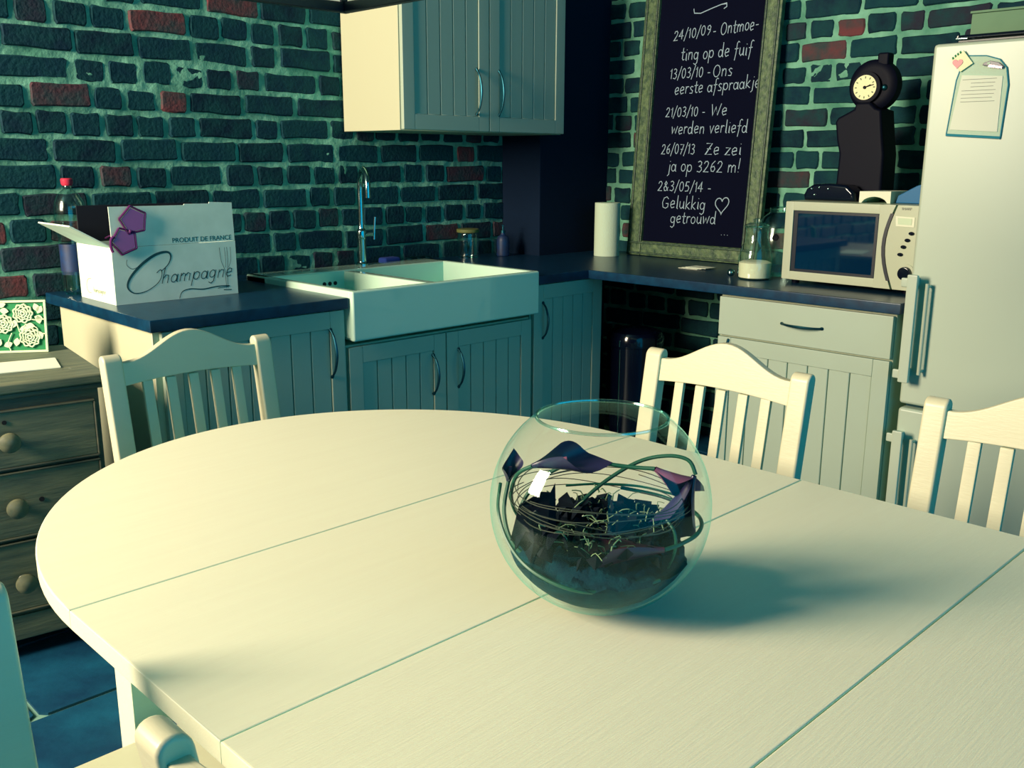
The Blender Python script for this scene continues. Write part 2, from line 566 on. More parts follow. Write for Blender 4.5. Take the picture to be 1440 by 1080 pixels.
def brick_wall(wall, along, u0, u1, base, pitch, vis_u, vis_z, z0, z1, seed, joint=0.0165):
    """along: function (u, out, z) -> world; u increases; individual bricks inside the visible rectangle, the rest joined"""
    rnd = random.Random(seed)
    rest = B()
    rest.norecalc = True
    k = int(math.floor((z0-base)/pitch))
    count = 0
    Mx0 = along
    while base + k*pitch < z1:
        z = base + k*pitch + joint/2
        hdr = (k % 2 == 0)
        u = u0 - rnd.uniform(0, 0.1) - (0.0 if hdr else 0.06)
        while u < u1:
            if rnd.random() < 0.12: is_h = not hdr
            else: is_h = hdr
            L = (HL if is_h else SL) * rnd.uniform(0.90, 1.12)
            a, c = max(u, u0), min(u+L, u1)
            if c-a > 0.03:
                H = (pitch - joint) * rnd.uniform(0.93, 1.05)
                dz = rnd.uniform(-0.004, 0.004)
                sx = (c-a)/(HL if is_h else SL)
                rot = rnd.uniform(-0.012, 0.012)
                dep = rnd.uniform(-0.003, 0.004)
                mx = Mx0 @ Matrix.Translation((a, dep, z+dz)) @ Matrix.Rotation(rot, 4, 'Y') @ Matrix.Diagonal((sx, 1, H/SH, 1))
                idx = rnd.randrange(6 if is_h else 7)
                if count < 298 and vis_u[0] < (a+c)/2 < vis_u[1] and vis_z[0] < z+H/2 < vis_z[1]:
                    o = bpy.data.objects.new('brick', (header_me if is_h else stretch_me)[idx])
                    COL.objects.link(o)
                    o.parent = wall
                    o.matrix_local = mx
                    count += 1
                else:
                    d = (header_data if is_h else stretch_data)[idx]
                    rest._add(d[0], d[1], mx)
            u += L + joint * rnd.uniform(0.8, 1.5)
        k += 1
    r = build('brick_courses', rest, 'brick', wall, local=True, ang=35)
    r['kind'] = 'stuff'
    return count

def mortar_grid(b, Mx, u0, u1, z0, z1, step, seed):
    nu, nz = int((u1-u0)/step), int((z1-z0)/step)
    g = []
    for i in range(nu+1):
        colv = []
        for j in range(nz+1):
            u, z = u0+(u1-u0)*i/nu, z0+(z1-z0)*j/nz
            p = Vector((u*9, seed, z*9))
            h = noise.noise(p)*0.0034 + noise.noise(p*3.1)*0.0030 + noise.noise(p*8.3)*0.0016
            q = Vector((u*3.0, seed+7, z*3.4))
            h += max(0, noise.noise(q)-0.22)*0.018
            edge = min(i, nu-i, j, nz-j)
            if edge < 2: h = min(h, 0)
            colv.append(b.bm.verts.new(Mx @ Vector((u, -0.0012-h, z))))
        g.append(colv)
    for i in range(nu):
        for j in range(nz):
            b.bm.faces.new((g[i][j], g[i+1][j], g[i+1][j+1], g[i][j+1]))

# back wall (holds the sink): u = X, outward = -Y
MA = Matrix.Translation((0, WA, 0))
b = B(); b.norecalc = True
b.box(WALL_L, WB+0.1, WA+0.004, WA+0.2, 0, CEIL)
mortar_grid(b, MA, 0.95, 3.5, 0.84, 2.12, 0.0085, 1.3)
wall_back = struct('wall_back', b, 'mortar', ang=80)
nA = brick_wall(wall_back, MA, WALL_L, 3.47, 1.798-0.0925*20, 0.0925, (1.0, 3.46), (0.86, 2.1), 0.0, CEIL, 3)
# right wall: u runs toward the camera (-Y), outward = -X
MB = Matrix.Translation((WB, WA, 0)) @ Matrix.Rotation(R(-90), 4, 'Z')
b = B(); b.norecalc = True
b.box(WB+0.004, WB+0.2, FLY0, WA, 0, CEIL)
mortar_grid(b, MB, 0.2, 2.4, 0.84, 2.15, 0.0095, 8.7)
wall_right = struct('wall_right', b, 'mortar', ang=80)
nB = brick_wall(wall_right, MB, 0.26, WA-FLY0, 1.766-0.0903*19, 0.0903, (0.27, 2.25), (0.86, 2.12), 0.0, CEIL, 8)
# boxed chimney shaft in the corner
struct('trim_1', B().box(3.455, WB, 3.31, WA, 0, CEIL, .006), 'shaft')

# ------------------------------------------------------------------ kitchen units
def frameA(x, z, yf):   # u=+X, w(out)=-Y, v=Z ; local (u, w, v)
    return Matrix(((1, 0, 0, x), (0, -1, 0, yf), (0, 0, 1, z), (0, 0, 0, 1)))
def frameB(yl, z, xf):  # u=-Y, w(out)=-X
    return Matrix(((0, -1, 0, xf), (-1, 0, 0, yl), (0, 0, 1, z), (0, 0, 0, 1)))

def door_mesh(Fm, W, H, grooves=5, st=0.06, th=0.02):
    b = B()
    g = 0.0015
    b.box(g, st, 0, th, g, H-g, .0025, Mx=Fm)
    b.box(W-st, W-g, 0, th, g, H-g, .0025, Mx=Fm)
    b.box(st, W-st, 0, th, g, st*1.05, .0025, Mx=Fm)
    b.box(st, W-st, 0, th, H-st*1.05, H-g, .0025, Mx=Fm)
    b.box(st-.002, W-st+.002, 0, th*0.35, st, H-st, Mx=Fm)
    pw = (W-2*st)/grooves
    for k in range(grooves):
        b.box(st+k*pw+0.0018, st+(k+1)*pw-0.0018, 0, th*0.72, st*1.05, H-st*1.05, .002, seg=1, Mx=Fm)
    return b

def bow_handle(Fm, u, v, L=0.155, vertical=True, out=0.032, r=0.0042):
    b = B()
    pts = []
    for k in range(9):
        t = k/8
        s_ = math.sin(PI*t)
        a = -L/2 + L*t
        w_ = 0.02 + out*s_**0.7 if 0 < k < 8 else 0.018
        p = (u+0.0, w_, v+a) if vertical else (u+a, w_, v)
        pts.append(Fm @ Vector(p))
    def rad(t): return r*(1.35-0.5*abs(2*t-1)) if 0.04 < t < .96 else r*1.5
    b.tube(pts, rad, n=8, smooth=4)
    return b

def cabinet(name, label, loc, carc, doors, Fm_fn, feet=None):
    """carc: box args; doors: list of (u0, z0, W, H, grooves, handle or None)"""
    t = thing(name, label, 'cabinet', loc)
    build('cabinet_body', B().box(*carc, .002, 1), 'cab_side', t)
    if feet: build('plinth', B().box(*feet), 'cabinet', t)
    for d in doors:
        u0, z0, W, H, gr, hd = d
        Fm = Fm_fn(u0, z0)
        if gr > 0:
            dd = build('door', door_mesh(Fm, W, H, gr), 'cabinet', t)
        else:
            bb = B()
            bb.box(.0015, W-.0015, 0, .02, .0015, H-.0015, .003, Mx=Fm)
            dd = build('drawer', bb, 'cabinet', t)
        if hd:
            build('handle', bow_handle(Fm, hd[0], hd[1], hd[2] if len(hd) > 2 else .16, hd[3] if len(hd) > 3 else True), 'steel', dd)
    return t

YF = 2.765      # carcass front of the sink run; doors are 20 mm in front
fA = lambda u, z: frameA(u, z, YF)
cabinet('base_cabinet', 'pale base cabinet with one grooved door left of the sink, end panel sunlit', (1.555, 3.1, 0),
        (1.212, 1.898, YF, 3.50, 0.09, 0.85), [(1.232, 0.1, 0.66, 0.748, 7, (0.60, 0.60, .17))], fA,
        (1.25, 1.88, 2.83, 3.40, 0, 0.09))
cabinet('base_cabinet', 'two-door grooved base cabinet directly beneath the white sink', (2.36, 3.1, 0),
        (1.902, 2.826, YF, 3.36, 0.09, 0.715), [(1.904, 0.1, 0.45, 0.61, 5, (0.385, 0.455, .155)), (2.356, 0.1, 0.468, 0.61, 5, (0.06, 0.462, .155))], fA,
        (1.91, 2.82, 2.83, 3.30, 0, 0.09))
cabinet('base_cabinet', 'shaded grooved base cabinet right of the sink, in the dark corner', (3.0, 3.1, 0),
        (2.832, 3.28, YF, 3.29, 0.09, 0.85), [(2.836, 0.1, 0.44, 0.748, 5, (0.055, 0.595, .155))], fA,
        (2.85, 3.26, 2.83, 3.27, 0, 0.09))
# upper cabinet
cabinet('wall_cabinet', 'two-door grooved wall cabinet hanging on the bricks above the sink', (2.96, 3.36, 1.47),
        (2.488, 3.45, 3.171, 3.562, 1.47, 2.2), [(2.490, 1.472, 0.475, 0.726, 5, (0.40, 0.165, .19)), (2.967, 1.472, 0.481, 0.726, 5, (0.055, 0.165, .19))],
        lambda u, z: frameA(u, z, 3.169))
# right-hand unit
XF = 3.185
fB = lambda yl, z: frameB(yl, z, XF)
cabinet('drawer_cabinet', 'pale cabinet with one drawer over a grooved door beneath the microwave', (3.5, 1.71, 0),
        (XF, 3.80, 1.366, 2.062, 0.09, 0.85), [(2.060, 0.692, 0.692, 0.152, 0, (0.355, 0.076, .165, False)), (2.060, 0.1, 0.692, 0.588, 7, (0.05, 0.50, .155))], fB,
        (3.24, 3.75, 1.38, 2.05, 0, 0.09))

# worktops
single('worktop', B().box(1.19, 1.896, 2.722, WA-.012, 0.852, 0.89, .004), 'worktop',
       'dark blue-black worktop slab left of the sink, under the champagne box', 'worktop', (1.54, 3.1, 0.852))
b = B()
b.prism([(1.899, 3.425), (2.832, 3.425), (2.832, 2.722), (3.152, 2.722), (3.152, 1.345), (WB-.014, 1.345), (WB-.014, 3.305), (3.45, 3.305), (3.45, WA-.012), (1.899, WA-.012)], 0.852, 0.89, 'xy', .004)
single('worktop', b, 'worktop', 'dark L-shaped worktop running round the corner to the fridge', 'worktop', (3.5, 2.4, 0.852))

# sink
sink = thing('double_sink', 'large white ceramic two-basin sink with deep plain front apron', 'sink', (2.366, 3.07, 0.73))
x0, x1, y0, y1, zt, zb = 1.90, 2.829, 2.706, 3.422, 0.912, 0.73
b = B()
rim = 0.022
div0, div1 = 2.262, 2.300
backl = 3.275
basins = [(x0+rim+.01, div0, y0+rim+.004, backl), (div1+.01, x1-rim-.01, y0+rim+.004, backl)]
# solid shell built from slabs with rounded top edges
b.box(x0, x1, y0, y0+.026, zb+.005, zt, .008, 3)                    # apron
b.box(x0, basins[0][0], y0+.018, y1, zt-.17, zt, .007, 3)
b.box(basins[1][1], x1, y0+.018, y1, zt-.17, zt, .007, 3)
b.box(basins[0][1], basins[1][0], y0+.018, backl+.01, zt-.16, zt-.004, .007, 3)
b.box(x0, x1, backl, y1, zt-.17, zt, .007, 3)
b.box(x0+.01, x1-.01, y0+.01, y1-.01, zb+.005, zb+.024, .004)
build('sink_body', b, 'ceramic', sink)
for i in range(3):
    b = B()
    b.lathe([(0.008, 0), (0.008, 0.004)], 14, Mx=Matrix.Translation((2.165+i*0.026, backl+.001, zt-.05)) @ Matrix.Rotation(R(90), 4, 'X'))
    build('overflow_hole', b, 'dark_hole', sink)
for cx in (2.09, 2.55):
    b = B()
    b.lathe([(0.012, 0), (0.042, 0.001), (0.045, 0.004), (0.03, 0.006), (0.012, 0.003)], 20, Mx=Matrix.Translation((cx, 3.02, zb+.024)))
    build('drain', b, 'chrome', sink)

# faucet
fc = thing('kitchen_faucet', 'tall chrome swan-neck faucet at the back of the sink', 'faucet', (2.435, 3.385, 0.912))
fx, fy = 2.435, 3.385
b = B()
b.lathe([(0.027, .912), (0.027, .918), (0.022, .922), (0.019, .93), (0.019, 1.02), (0.022, 1.025), (0.022, 1.055), (0.017, 1.062), (0.0125, 1.07), (0.0125, 1.10)], 24, ax=(fx, fy))
build('faucet_body', b, 'chrome', fc)
b = B()
dx, dy = -0.05, -0.12
pts = [(fx, fy, 1.09), (fx, fy, 1.17), (fx, fy, 1.245), (fx+dx*.12, fy+dy*.12, 1.285), (fx+dx*.45, fy+dy*.45, 1.314), (fx+dx*.8, fy+dy*.8, 1.30), (fx+dx, fy+dy, 1.262), (fx+dx*1.02, fy+dy*1.02, 1.20)]
b.tube(pts, 0.0125, 14, 6)
build('spout', b, 'chrome', fc)
b = B()
b.tube([(fx+.015, fy-.01, 1.04), (fx+.04, fy-.03, 1.043)], 0.009, 10, 1)
b.tube([(fx+.042, fy-.032, 1.02), (fx+.044, fy-.034, 1.07), (fx+.047, fy-.036, 1.115)], 0.0045, 8, 3)
build('lever', b, 'chrome', fc)

# things behind the sink
b = B()
b.box(2.60, 2.69, 3.44, 3.50, 0.8905, 0.925, .012, 3)
single('sponge', b, 'blue_cloth', 'dark blue sponge on the worktop behind the sink beside the faucet', 'sponge', (2.645, 3.47, .8905))
b = B()
for k in range(5):
    b.ball((2.76+k*.025, 3.465+0.012*(k % 2), .905), .022, .03, .0145, 10, 6)
single('dishcloth', b, 'steel', 'crumpled dark dishcloth lying behind the right basin', 'cloth', (2.81, 3.47, .8905))
jar = thing('glass_jar', 'dim glass storage jar with a yellowish lid, behind the sink', 'jar', (3.14, 3.49, .8905))
b = B(); b.lathe([(0.05, .8905), (0.053, .90), (0.053, 1.0), (0.048, 1.01)], 24, ax=(3.14, 3.49)); build('jar_body', b, 'glass', jar)
b = B(); b.lathe([(0.053, 1.0105), (0.055, 1.013), (0.055, 1.025), (0.05, 1.028)], 24, ax=(3.14, 3.49)); build('lid', b, 'yellow', jar)
bt = thing('soap_bottle', 'small blue-grey soap bottle with pump, beside the dark shaft', 'bottle', (3.31, 3.42, .8905))
b = B(); b.lathe([(0.028, .8905), (0.032, .896), (0.032, .965), (0.026, .985), (0.011, .995), (0.011, 1.003)], 20, ax=(3.31, 3.42)); build('bottle_body', b, 'label_blue', bt)
b = B(); b.lathe([(0.012, 1.0032), (0.012, 1.015), (0.005, 1.016), (0.005, 1.04)], 14, ax=(3.31, 3.42)); b.tube([(3.31, 3.42, 1.04), (3.285, 3.395, 1.04)], .005, 8, 1); build('pump', b, 'steel', bt)

# pedal bin in the gap
bn = thing('pedal_bin', 'dark glossy round pedal bin under the corner worktop', 'bin', (3.48, 2.71, 0))
b = B(); b.lathe([(0.125, 0.0), (0.13, 0.01), (0.13, .52)], 40, ax=(3.48, 2.71)); build('bin_body', b, 'black_gloss', bn)
b = B(); b.lathe([(0.133, .522), (0.133, .56), (0.12, .585), (0.07, .60), (0.02, .603)], 40, ax=(3.48, 2.71)); build('lid', b, 'black_gloss', bn)
b = B(); b.box(3.33, 3.36, 2.61, 2.65, 0.01, .025, .004); build('pedal', b, 'chrome', bn)
b = B(); b.box(3.346, 3.3505, 2.690, 2.697, .05, .515, .001); b.box(3.343, 3.3475, 2.690, 2.698, .527, .557, .001); build('highlight_strip', b, 'chrome', bn)['kind'] = 'stuff'  # bright strips added as the highlight line down the round bin

# ------------------------------------------------------------------ fridge
fr = thing('fridge_freezer', 'tall cream fridge-freezer with two doors and bar handles', 'fridge', (3.49, 1.03, 0))
FX = 3.18
build('fridge_body', B().box(FX+.062, 3.80, 0.735, 1.33, 0.02, 1.70, .008), 'fridge', fr)
d1 = build('door', B().box(FX, FX+.055, 0.733, 1.332, 0.546, 1.714, .012, 3), 'fridge', fr)
d2 = build('door', B().box(FX, FX+.055, 0.733, 1.332, 0.06, 0.532, .012, 3), 'fridge', fr)
build('door_seal', B().box(FX+.04, FX+.063, 0.745, 1.32, 0.08, 1.69), 'fridge_seal', fr)
for (za, zb_, dd) in ((0.64, 0.985, d1), (0.12, 0.455, d2)):
    b = B()
    b.box(FX-.062, FX-.046, 1.283, 1.318, za-.008, zb_+.008, .004)
    b.box(FX-.052, FX+.004, 1.300, 1.326, za+.004, za+.034, .004)
    b.box(FX-.052, FX+.004, 1.300, 1.326, zb_-.034, zb_-.004, .004)
    b.box(FX-.060, FX-.048, 1.305, 1.338, za+.004, za+.034, .004)
    b.box(FX-.060, FX-.048, 1.305, 1.338, zb_-.034, zb_-.004, .004)
    build('handle', b, 'fridge', dd)
    b = B()
    b.tube([(FX-.03, 1.262, za+.02), (FX-.03, 1.262, zb_-.02)], .006, 10, 1)
    b.tube([(FX-.03, 1.262, za+.03), (FX+.002, 1.262, za+.03)], .005, 8, 1)
    b.tube([(FX-.03, 1.262, zb_-.03), (FX+.002, 1.262, zb_-.03)], .005, 8, 1)
    build('handle_rod', b, 'mw_body', dd)

# on the fridge door: plastic memo pocket, magnets
FS = FX - .0015
pk = thing('memo_pocket', 'pale memo sheet in a blue-edged clear pocket on the fridge door', 'memo', (FS, 1.18, 1.43))
b = B()
out = [(1.262, 1.436), (1.099, 1.425), (1.093, 1.58), (1.103, 1.63), (1.125, 1.655), (1.165, 1.668), (1.228, 1.672), (1.248, 1.60)]
b.prism([(p[0], p[1]) for p in out], FS-.003, FS-.0005, 'yz')
build('backing', b, 'tissue', pk)
b = B()
for i in range(len(out)):
    p, q = out[i], out[(i+1) % len(out)]
    b.tube([(FS-.004, p[0], p[1]), (FS-.004, q[0], q[1])], .0018 if i else .0042, 6, 1)
build('blue_edge', b, 'paper_blue', pk)
b = B()
b.prism([(1.253, 1.452), (1.109, 1.443), (1.111, 1.606), (1.232, 1.615)], FS-.0055, FS-.0035, 'yz')
build('sheet', b, 'paper', pk)
b = B()
for k in range(7):
    zz = 1.600 - k*0.011
    b.box(FS-.0062, FS-.0058, 1.127+0.004*(k % 3), 1.232-(0.03 if k in (1, 2) else 0.004), zz, zz+.0012)
build('writing', b, 'ink', pk)
mg = thing('heart_magnet', 'tilted square cream magnet with a red heart, on the fridge', 'magnet', (FS, 1.234, 1.656))
mc = Vector((1.234, 1.656))
b = B(); b.prism([(1.267, 1.664), (1.233, 1.688), (1.200, 1.648), (1.236, 1.624)], FS-.012, FS-.0062, 'yz', .0015); build('tile', b, 'dial', mg)
b = B()
hp = []
for k in range(24):
    t = 2*PI*k/24
    hx = 16*math.sin(t)**3; hy = 13*math.cos(t)-5*math.cos(2*t)-2*math.cos(3*t)-math.cos(4*t)
    hp.append((1.246-hx*0.0010, 1.650+hy*0.0010))
b.prism(hp, FS-.014, FS-.0122, 'yz'); build('heart', b, 'red', mg)
b = B()
for (yy, zz) in ((1.262, 1.667), (1.255, 1.673), (1.248, 1.678), (1.241, 1.683)):
    b.prism([(yy-.004, zz-.002), (yy, zz-.005), (yy+.003, zz+.001), (yy-.001, zz+.004)], FS-.0135, FS-.0122, 'yz')
build('checks', b, 'green', mg)
cg = thing('car_magnet', 'small pink and dark car-shaped magnet right of the heart magnet', 'magnet', (FS, 1.14, 1.64))
b = B(); b.prism([(1.172, 1.640), (1.112, 1.627), (1.110, 1.634), (1.125, 1.646), (1.150, 1.652), (1.168, 1.647)], FS-.013, FS-.0062, 'yz', .0015); build('car_body', b, 'petal', cg)
b = B(); b.prism([(1.155, 1.634), (1.113, 1.627), (1.114, 1.633), (1.150, 1.641)], FS-.0145, FS-.0132, 'yz'); build('bonnet', b, 'purple', cg)
b = B(); b.prism([(1.158, 1.642), (1.150, 1.641), (1.148, 1.647), (1.156, 1.648)], FS-.0145, FS-.0132, 'yz'); build('side_window', b, 'tissue', cg)

# on top of the fridge
TZ = 1.7145
t = thing('baking_tray', 'thin dark metal tray lying on top of the fridge', 'tray', (3.5, 1.03, TZ))
b = B(); b.box(3.215, 3.74, .76, 1.272, TZ, TZ+.010, .003); build('tray_base', b, 'black_metal', t)
b = B()
b.tube([(3.215, 1.27, TZ+.018), (3.215, .765, TZ+.018)], .006, 8, 1)
b.tube([(3.74, 1.27, TZ+.018), (3.74, .765, TZ+.018)], .006, 8, 1)
b.tube([(3.215, 1.27, TZ+.018), (3.74, 1.27, TZ+.018)], .006, 8, 1)
build('rim', b, 'black_gloss', t)
b = B(); b.box(3.208, 3.222, 1.240, 1.278, TZ+.0105, TZ+.016, .002); build('clip', b, 'chrome', t)
t = thing('storage_box', 'sage cardboard box standing on the tray over the fridge', 'box', (3.5, 1.05, TZ+.025))
b = B(); b.box(3.30, 3.70, .80, 1.325-.055, TZ+.0245, TZ+.096, .003); build('box_body', b, 'box_beige', t)
b = B(); b.box(3.296, 3.704, .796, 1.2745, TZ+.0965, TZ+.104, .002); build('lid', b, 'box_beige', t)
b = B(); b.box(3.36, 3.52, .95, 1.135, TZ+.1045, TZ+.16, .01, 3)
single('red_tin', b, 'red', 'dark red tin on the sage box, at the top right corner', 'tin', (3.44, 1.04, TZ+.1045))

# ------------------------------------------------------------------ microwave
mw = thing('microwave_oven', 'silver microwave oven with dark glass door beside the fridge', 'microwave', (3.57, 1.66, .8905))
MX = 3.385
build('casing', B().box(MX, 3.76, 1.40, 1.915, .905, 1.205, .006), 'mw_body', mw)
for (xx, yy) in ((MX+.03, 1.44), (MX+.03, 1.88), (3.72, 1.44), (3.72, 1.88)):
    build('foot', B().lathe([(0.014, .8905), (0.016, .9048)], 12, ax=(xx, yy)), 'black', mw)
# door: frame with a curved right edge, glass, groove
def arc(y_top, y_mid, y_bot, z0_, z1_, n=10):
    r = []
    for k in range(n+1):
        t = k/n
        zz = z0_+(z1_-z0_)*t
        yy = (1-t)*y_bot + t*y_top
        yy += (y_mid-(y_top+y_bot)/2)*math.sin(PI*t)
        r.append((yy, zz))
    return r
edge = arc(1.484, 1.517, 1.478, .907, 1.204)
b = B()
dw = Matrix.Identity(4)
# frame pieces around the glass (Y from 1.915 down)
b.box(MX-.022, MX-.001, 1.880, 1.915, .907, 1.204, .004)
b.box(MX-.022, MX-.001, 1.53, 1.882, 1.170, 1.204, .003)
b.box(MX-.022, MX-.001, 1.53, 1.882, .907, .940, .003)
b.prism([(1.542, .907), (1.542, 1.204)] + list(reversed(edge)), MX-.024, MX-.001, 'yz', .002)
dr = build('door', b, 'mw_body', mw)
b = B()
gl = []
for (cy, cz, a0) in ((1.878-.02, 1.168-.02, 0), (1.544, 1.170, 0), (1.544, .940, 0), (1.878-.02, .940+.02, 0)):
    pass
gpts = [(1.8795, .965), (1.8795, 1.150)]
for k in range(6): gpts.append((1.8595+.02*math.cos(R(15*k+0)), 1.150+.02*math.sin(R(18*k))))
gpts += [(1.5425, 1.171), (1.5425, .939)]
for k in range(6): gpts.append((1.8595+.02*math.cos(R(90-18*k)), .959-.02*math.sin(R(90-18*k))))
b.prism(gpts, MX-.017, MX-.003, 'yz')
build('door_glass', b, 'mw_glass', dr)
b = B()
for (a, c) in ((.941, .950), (1.160, 1.169)):
    b.box(MX-.0185, MX-.0172, 1.546, 1.878, a, c)
b.box(MX-.0185, MX-.0172, 1.862, 1.878, .950, 1.160)
b.box(MX-.0185, MX-.0172, 1.546, 1.556, .950, 1.160)
build('glass_border', b, 'mw_dark', dr)
b = B()
e2 = arc(1.474, 1.506, 1.468, .925, 1.196)
b.prism([(y_+.006, z_) for y_, z_ in edge[1:-1]] + list(reversed([(y_-.006, z_) for y_, z_ in edge[1:-1]])), MX-.026, MX-.010, 'yz')
build('handle_groove', b, 'mw_dark', dr)
b = B()
b.prism([(1.402, .907), (1.402, 1.204)] + [(y_-.007, z_) for y_, z_ in reversed(edge)], MX-.024, MX-.001, 'yz', .002)
cp = build('control_panel', b, 'mw_body', mw)
b = B(); b.prism([(1.481, 1.166), (1.412, 1.164), (1.412, 1.130), (1.477, 1.131)], MX-.026, MX-.0242, 'yz'); build('display_frame', b, 'paper', cp)
b = B(); b.prism([(1.472, 1.160), (1.422, 1.159), (1.422, 1.137), (1.470, 1.138)], MX-.0275, MX-.0262, 'yz'); build('display', b, 'lcd', cp)
for (yy, zz) in ((1.419, 1.108), (1.431, 1.084), (1.443, 1.06), (1.452, 1.033)):
    b = B()
    b.lathe([(0.0085, 0), (0.0085, .004), (0.006, .006)], 16, Mx=Matrix.Translation((MX-.024, yy, zz)) @ Matrix.Rotation(R(-90), 4, 'Y') @ Matrix.Diagonal((0.75, 1.15, 1, 1)))
    build('button', b, 'black_gloss', cp)
b = B()
kn = Matrix.Translation((MX-.024, 1.428, .968)) @ Matrix.Rotation(R(-90), 4, 'Y')
b.lathe([(0.034, 0), (0.034, .003)], 28, Mx=kn)
build('knob_plate', b, 'mw_body', cp)
b = B(); b.lathe([(0.024, .003), (0.023, .014), (0.019, .017)], 28, Mx=kn); build('knob', b, 'black_gloss', cp)

def text_mesh(name, s_, size, Mx, m, parent, extrude=0.0003):
    cu = bpy.data.curves.new(name, 'FONT')
    cu.body = s_
    cu.size = size
    cu.extrude = extrude
    cu.resolution_u = 3
    ob = bpy.data.objects.new(name, cu)
    COL.objects.link(ob)
    dg = bpy.context.evaluated_depsgraph_get()
    me = bpy.data.meshes.new_from_object(ob.evaluated_get(dg))
    COL.objects.unlink(ob)
    bpy.data.objects.remove(ob)
    me.transform(Mx)
    W = WM.get(parent, Matrix.Identity(4))
    me.transform(W.inverted())
    me.materials.clear()
    me.materials.append(M[m])
    o = bpy.data.objects.new(name, me)
    COL.objects.link(o)
    o.parent = parent
    WM[o] = W
    return o
def onB(x, yl, z):   # text frame on a surface facing -X
    return Matrix(((0, 0, -1, x), (-1, 0, 0, yl), (0, 1, 0, z), (0, 0, 0, 1)))
def onA(xl, y_, z):  # text frame on a surface facing -Y
    return Matrix(((1, 0, 0, xl), (0, 0, -1, y_), (0, 1, 0, z), (0, 0, 0, 1)))
text_mesh('brand_lettering', 'SHARP', .012, onB(MX-.0248, 1.462, 1.188), 'mw_dark', cp)

# on the microwave
MT = 1.2055
ck = thing('vintage_clock', 'tall black figure-like clock with round cream dial on the microwave', 'clock', (3.62, 1.74, MT))
b = B()
prof = [(1.828, MT), (1.822, 1.38), (1.836, 1.43), (1.848, 1.50), (1.838, 1.517), (1.80, 1.535), (1.775, 1.548), (1.77, 1.57), (1.715, 1.57), (1.69, 1.548), (1.668, 1.54), (1.655, 1.45), (1.643, 1.38), (1.64, MT)]
b.prism(prof, 3.57, 3.69, 'yz', .012, 3)
build('clock_body', b, 'black', ck)
b = B()
hub = Matrix.Translation((3.665, 1.728, 1.632)) @ Matrix.Rotation(R(-90), 4, 'Y')
b.lathe([(0.085, 0), (0.094, .008), (0.094, .05), (0.082, .062), (0.06, .066)], 40, Mx=hub)
build('clock_case', b, 'black', ck)
b = B()
dialm = Matrix.Translation((3.600, 1.743, 1.624)) @ Matrix.Rotation(R(-90), 4, 'Y')
b.lathe([(0.058, 0), (0.058, .016), (0.050, .018)], 36, Mx=dialm)
build('dial_rim', b, 'black', ck)
b = B()
b.lathe([(0.045, .0182), (0.045, .0195)], 36, Mx=dialm)
dl = build('dial', b, 'dial', ck)
b = B()
for k in range(12):
    a = 2*PI*k/12
    c, s_ = math.cos(a), math.sin(a)
    p = lambda r_, w_: (dialm @ Vector((r_*c-w_*s_, r_*s_+w_*c, .0198)))
    vs_ = [b.bm.verts.new(p(*q)) for q in ((.032, -.0022), (.040, -.0022), (.040, .0022), (.032, .0022))]
    b.bm.faces.new(vs_)
build('numerals', b, 'gilt', dl)
b = B()
b.lathe([(.006, .020), (.006, .023)], 12, Mx=dialm)
for a, L_ in ((R(105), .036), (R(112), .024)):
    e = dialm @ Vector((-math.cos(a)*L_ + 0, -math.sin(a)*L_, .021))
    b.tube([dialm @ Vector((0, 0, .021)), e], .0016, 6, 1)
build('hand', b, 'black', dl)
b = B()
b.box(3.605, 3.655, 1.672, 1.716, 1.70, 1.748, .008, 3)
build('top_knob', b, 'black', ck)
b = B(); b.ball((3.60, 1.675, 1.622), .012, .012, .012, 12, 8); build('side_knob', b, 'steel', ck)

pc = thing('studded_purse', 'small low black purse with shiny studs, left on the microwave', 'purse', (3.52, 1.80, MT))
b = B()
b.prism([(1.900, MT), (1.905, MT+.02), (1.893, MT+.045), (1.865, MT+.062), (1.80, MT+.066), (1.73, MT+.060), (1.700, MT+.035), (1.695, MT)], 3.47, 3.555, 'yz', .012, 3)
build('purse_body', b, 'black_gloss', pc)
for (yy, zz) in ((1.868, .045), (1.838, .050), (1.80, .045), (1.856, .022)):
    b = B(); b.ball((3.468, yy, MT+zz), .0045, .0045, .0045, 10, 6); build('stud', b, 'chrome', pc)
b = B()
n = 10
top = [(1.655-0.118*k/n, 1.222+0.028*math.sin(PI*k/n)**.8) for k in range(n+1)]
bot = [(p[0], p[1]-.004) for p in top]
pp = [(1.655, MT)] + [(1.655, 1.246), (1.537, 1.248), (1.537, MT)]
arch = [(1.548-0.0, MT)] + [(1.548+0.098*k/n, MT+.022*math.sin(PI*k/n)**.6+.0005) for k in range(1, n)] + [(1.646, MT)]
b.prism(pp + arch, 3.43, 3.60, 'yz')
single('paper_sheet', b, 'paper', 'white arched sheet of paper resting on the microwave', 'paper', (3.52, 1.6, MT))
b = B()
b.prism([(1.533, MT), (1.525, MT+.028), (1.46, MT+.064), (1.425, MT+.075), (1.405, MT+.02), (1.405, MT)], 3.46, 3.62, 'yz', .006)
single('blue_bag', b, 'blue_bag', 'blue-teal folded plastic bag on the microwave against the fridge', 'bag', (3.54, 1.47, MT))

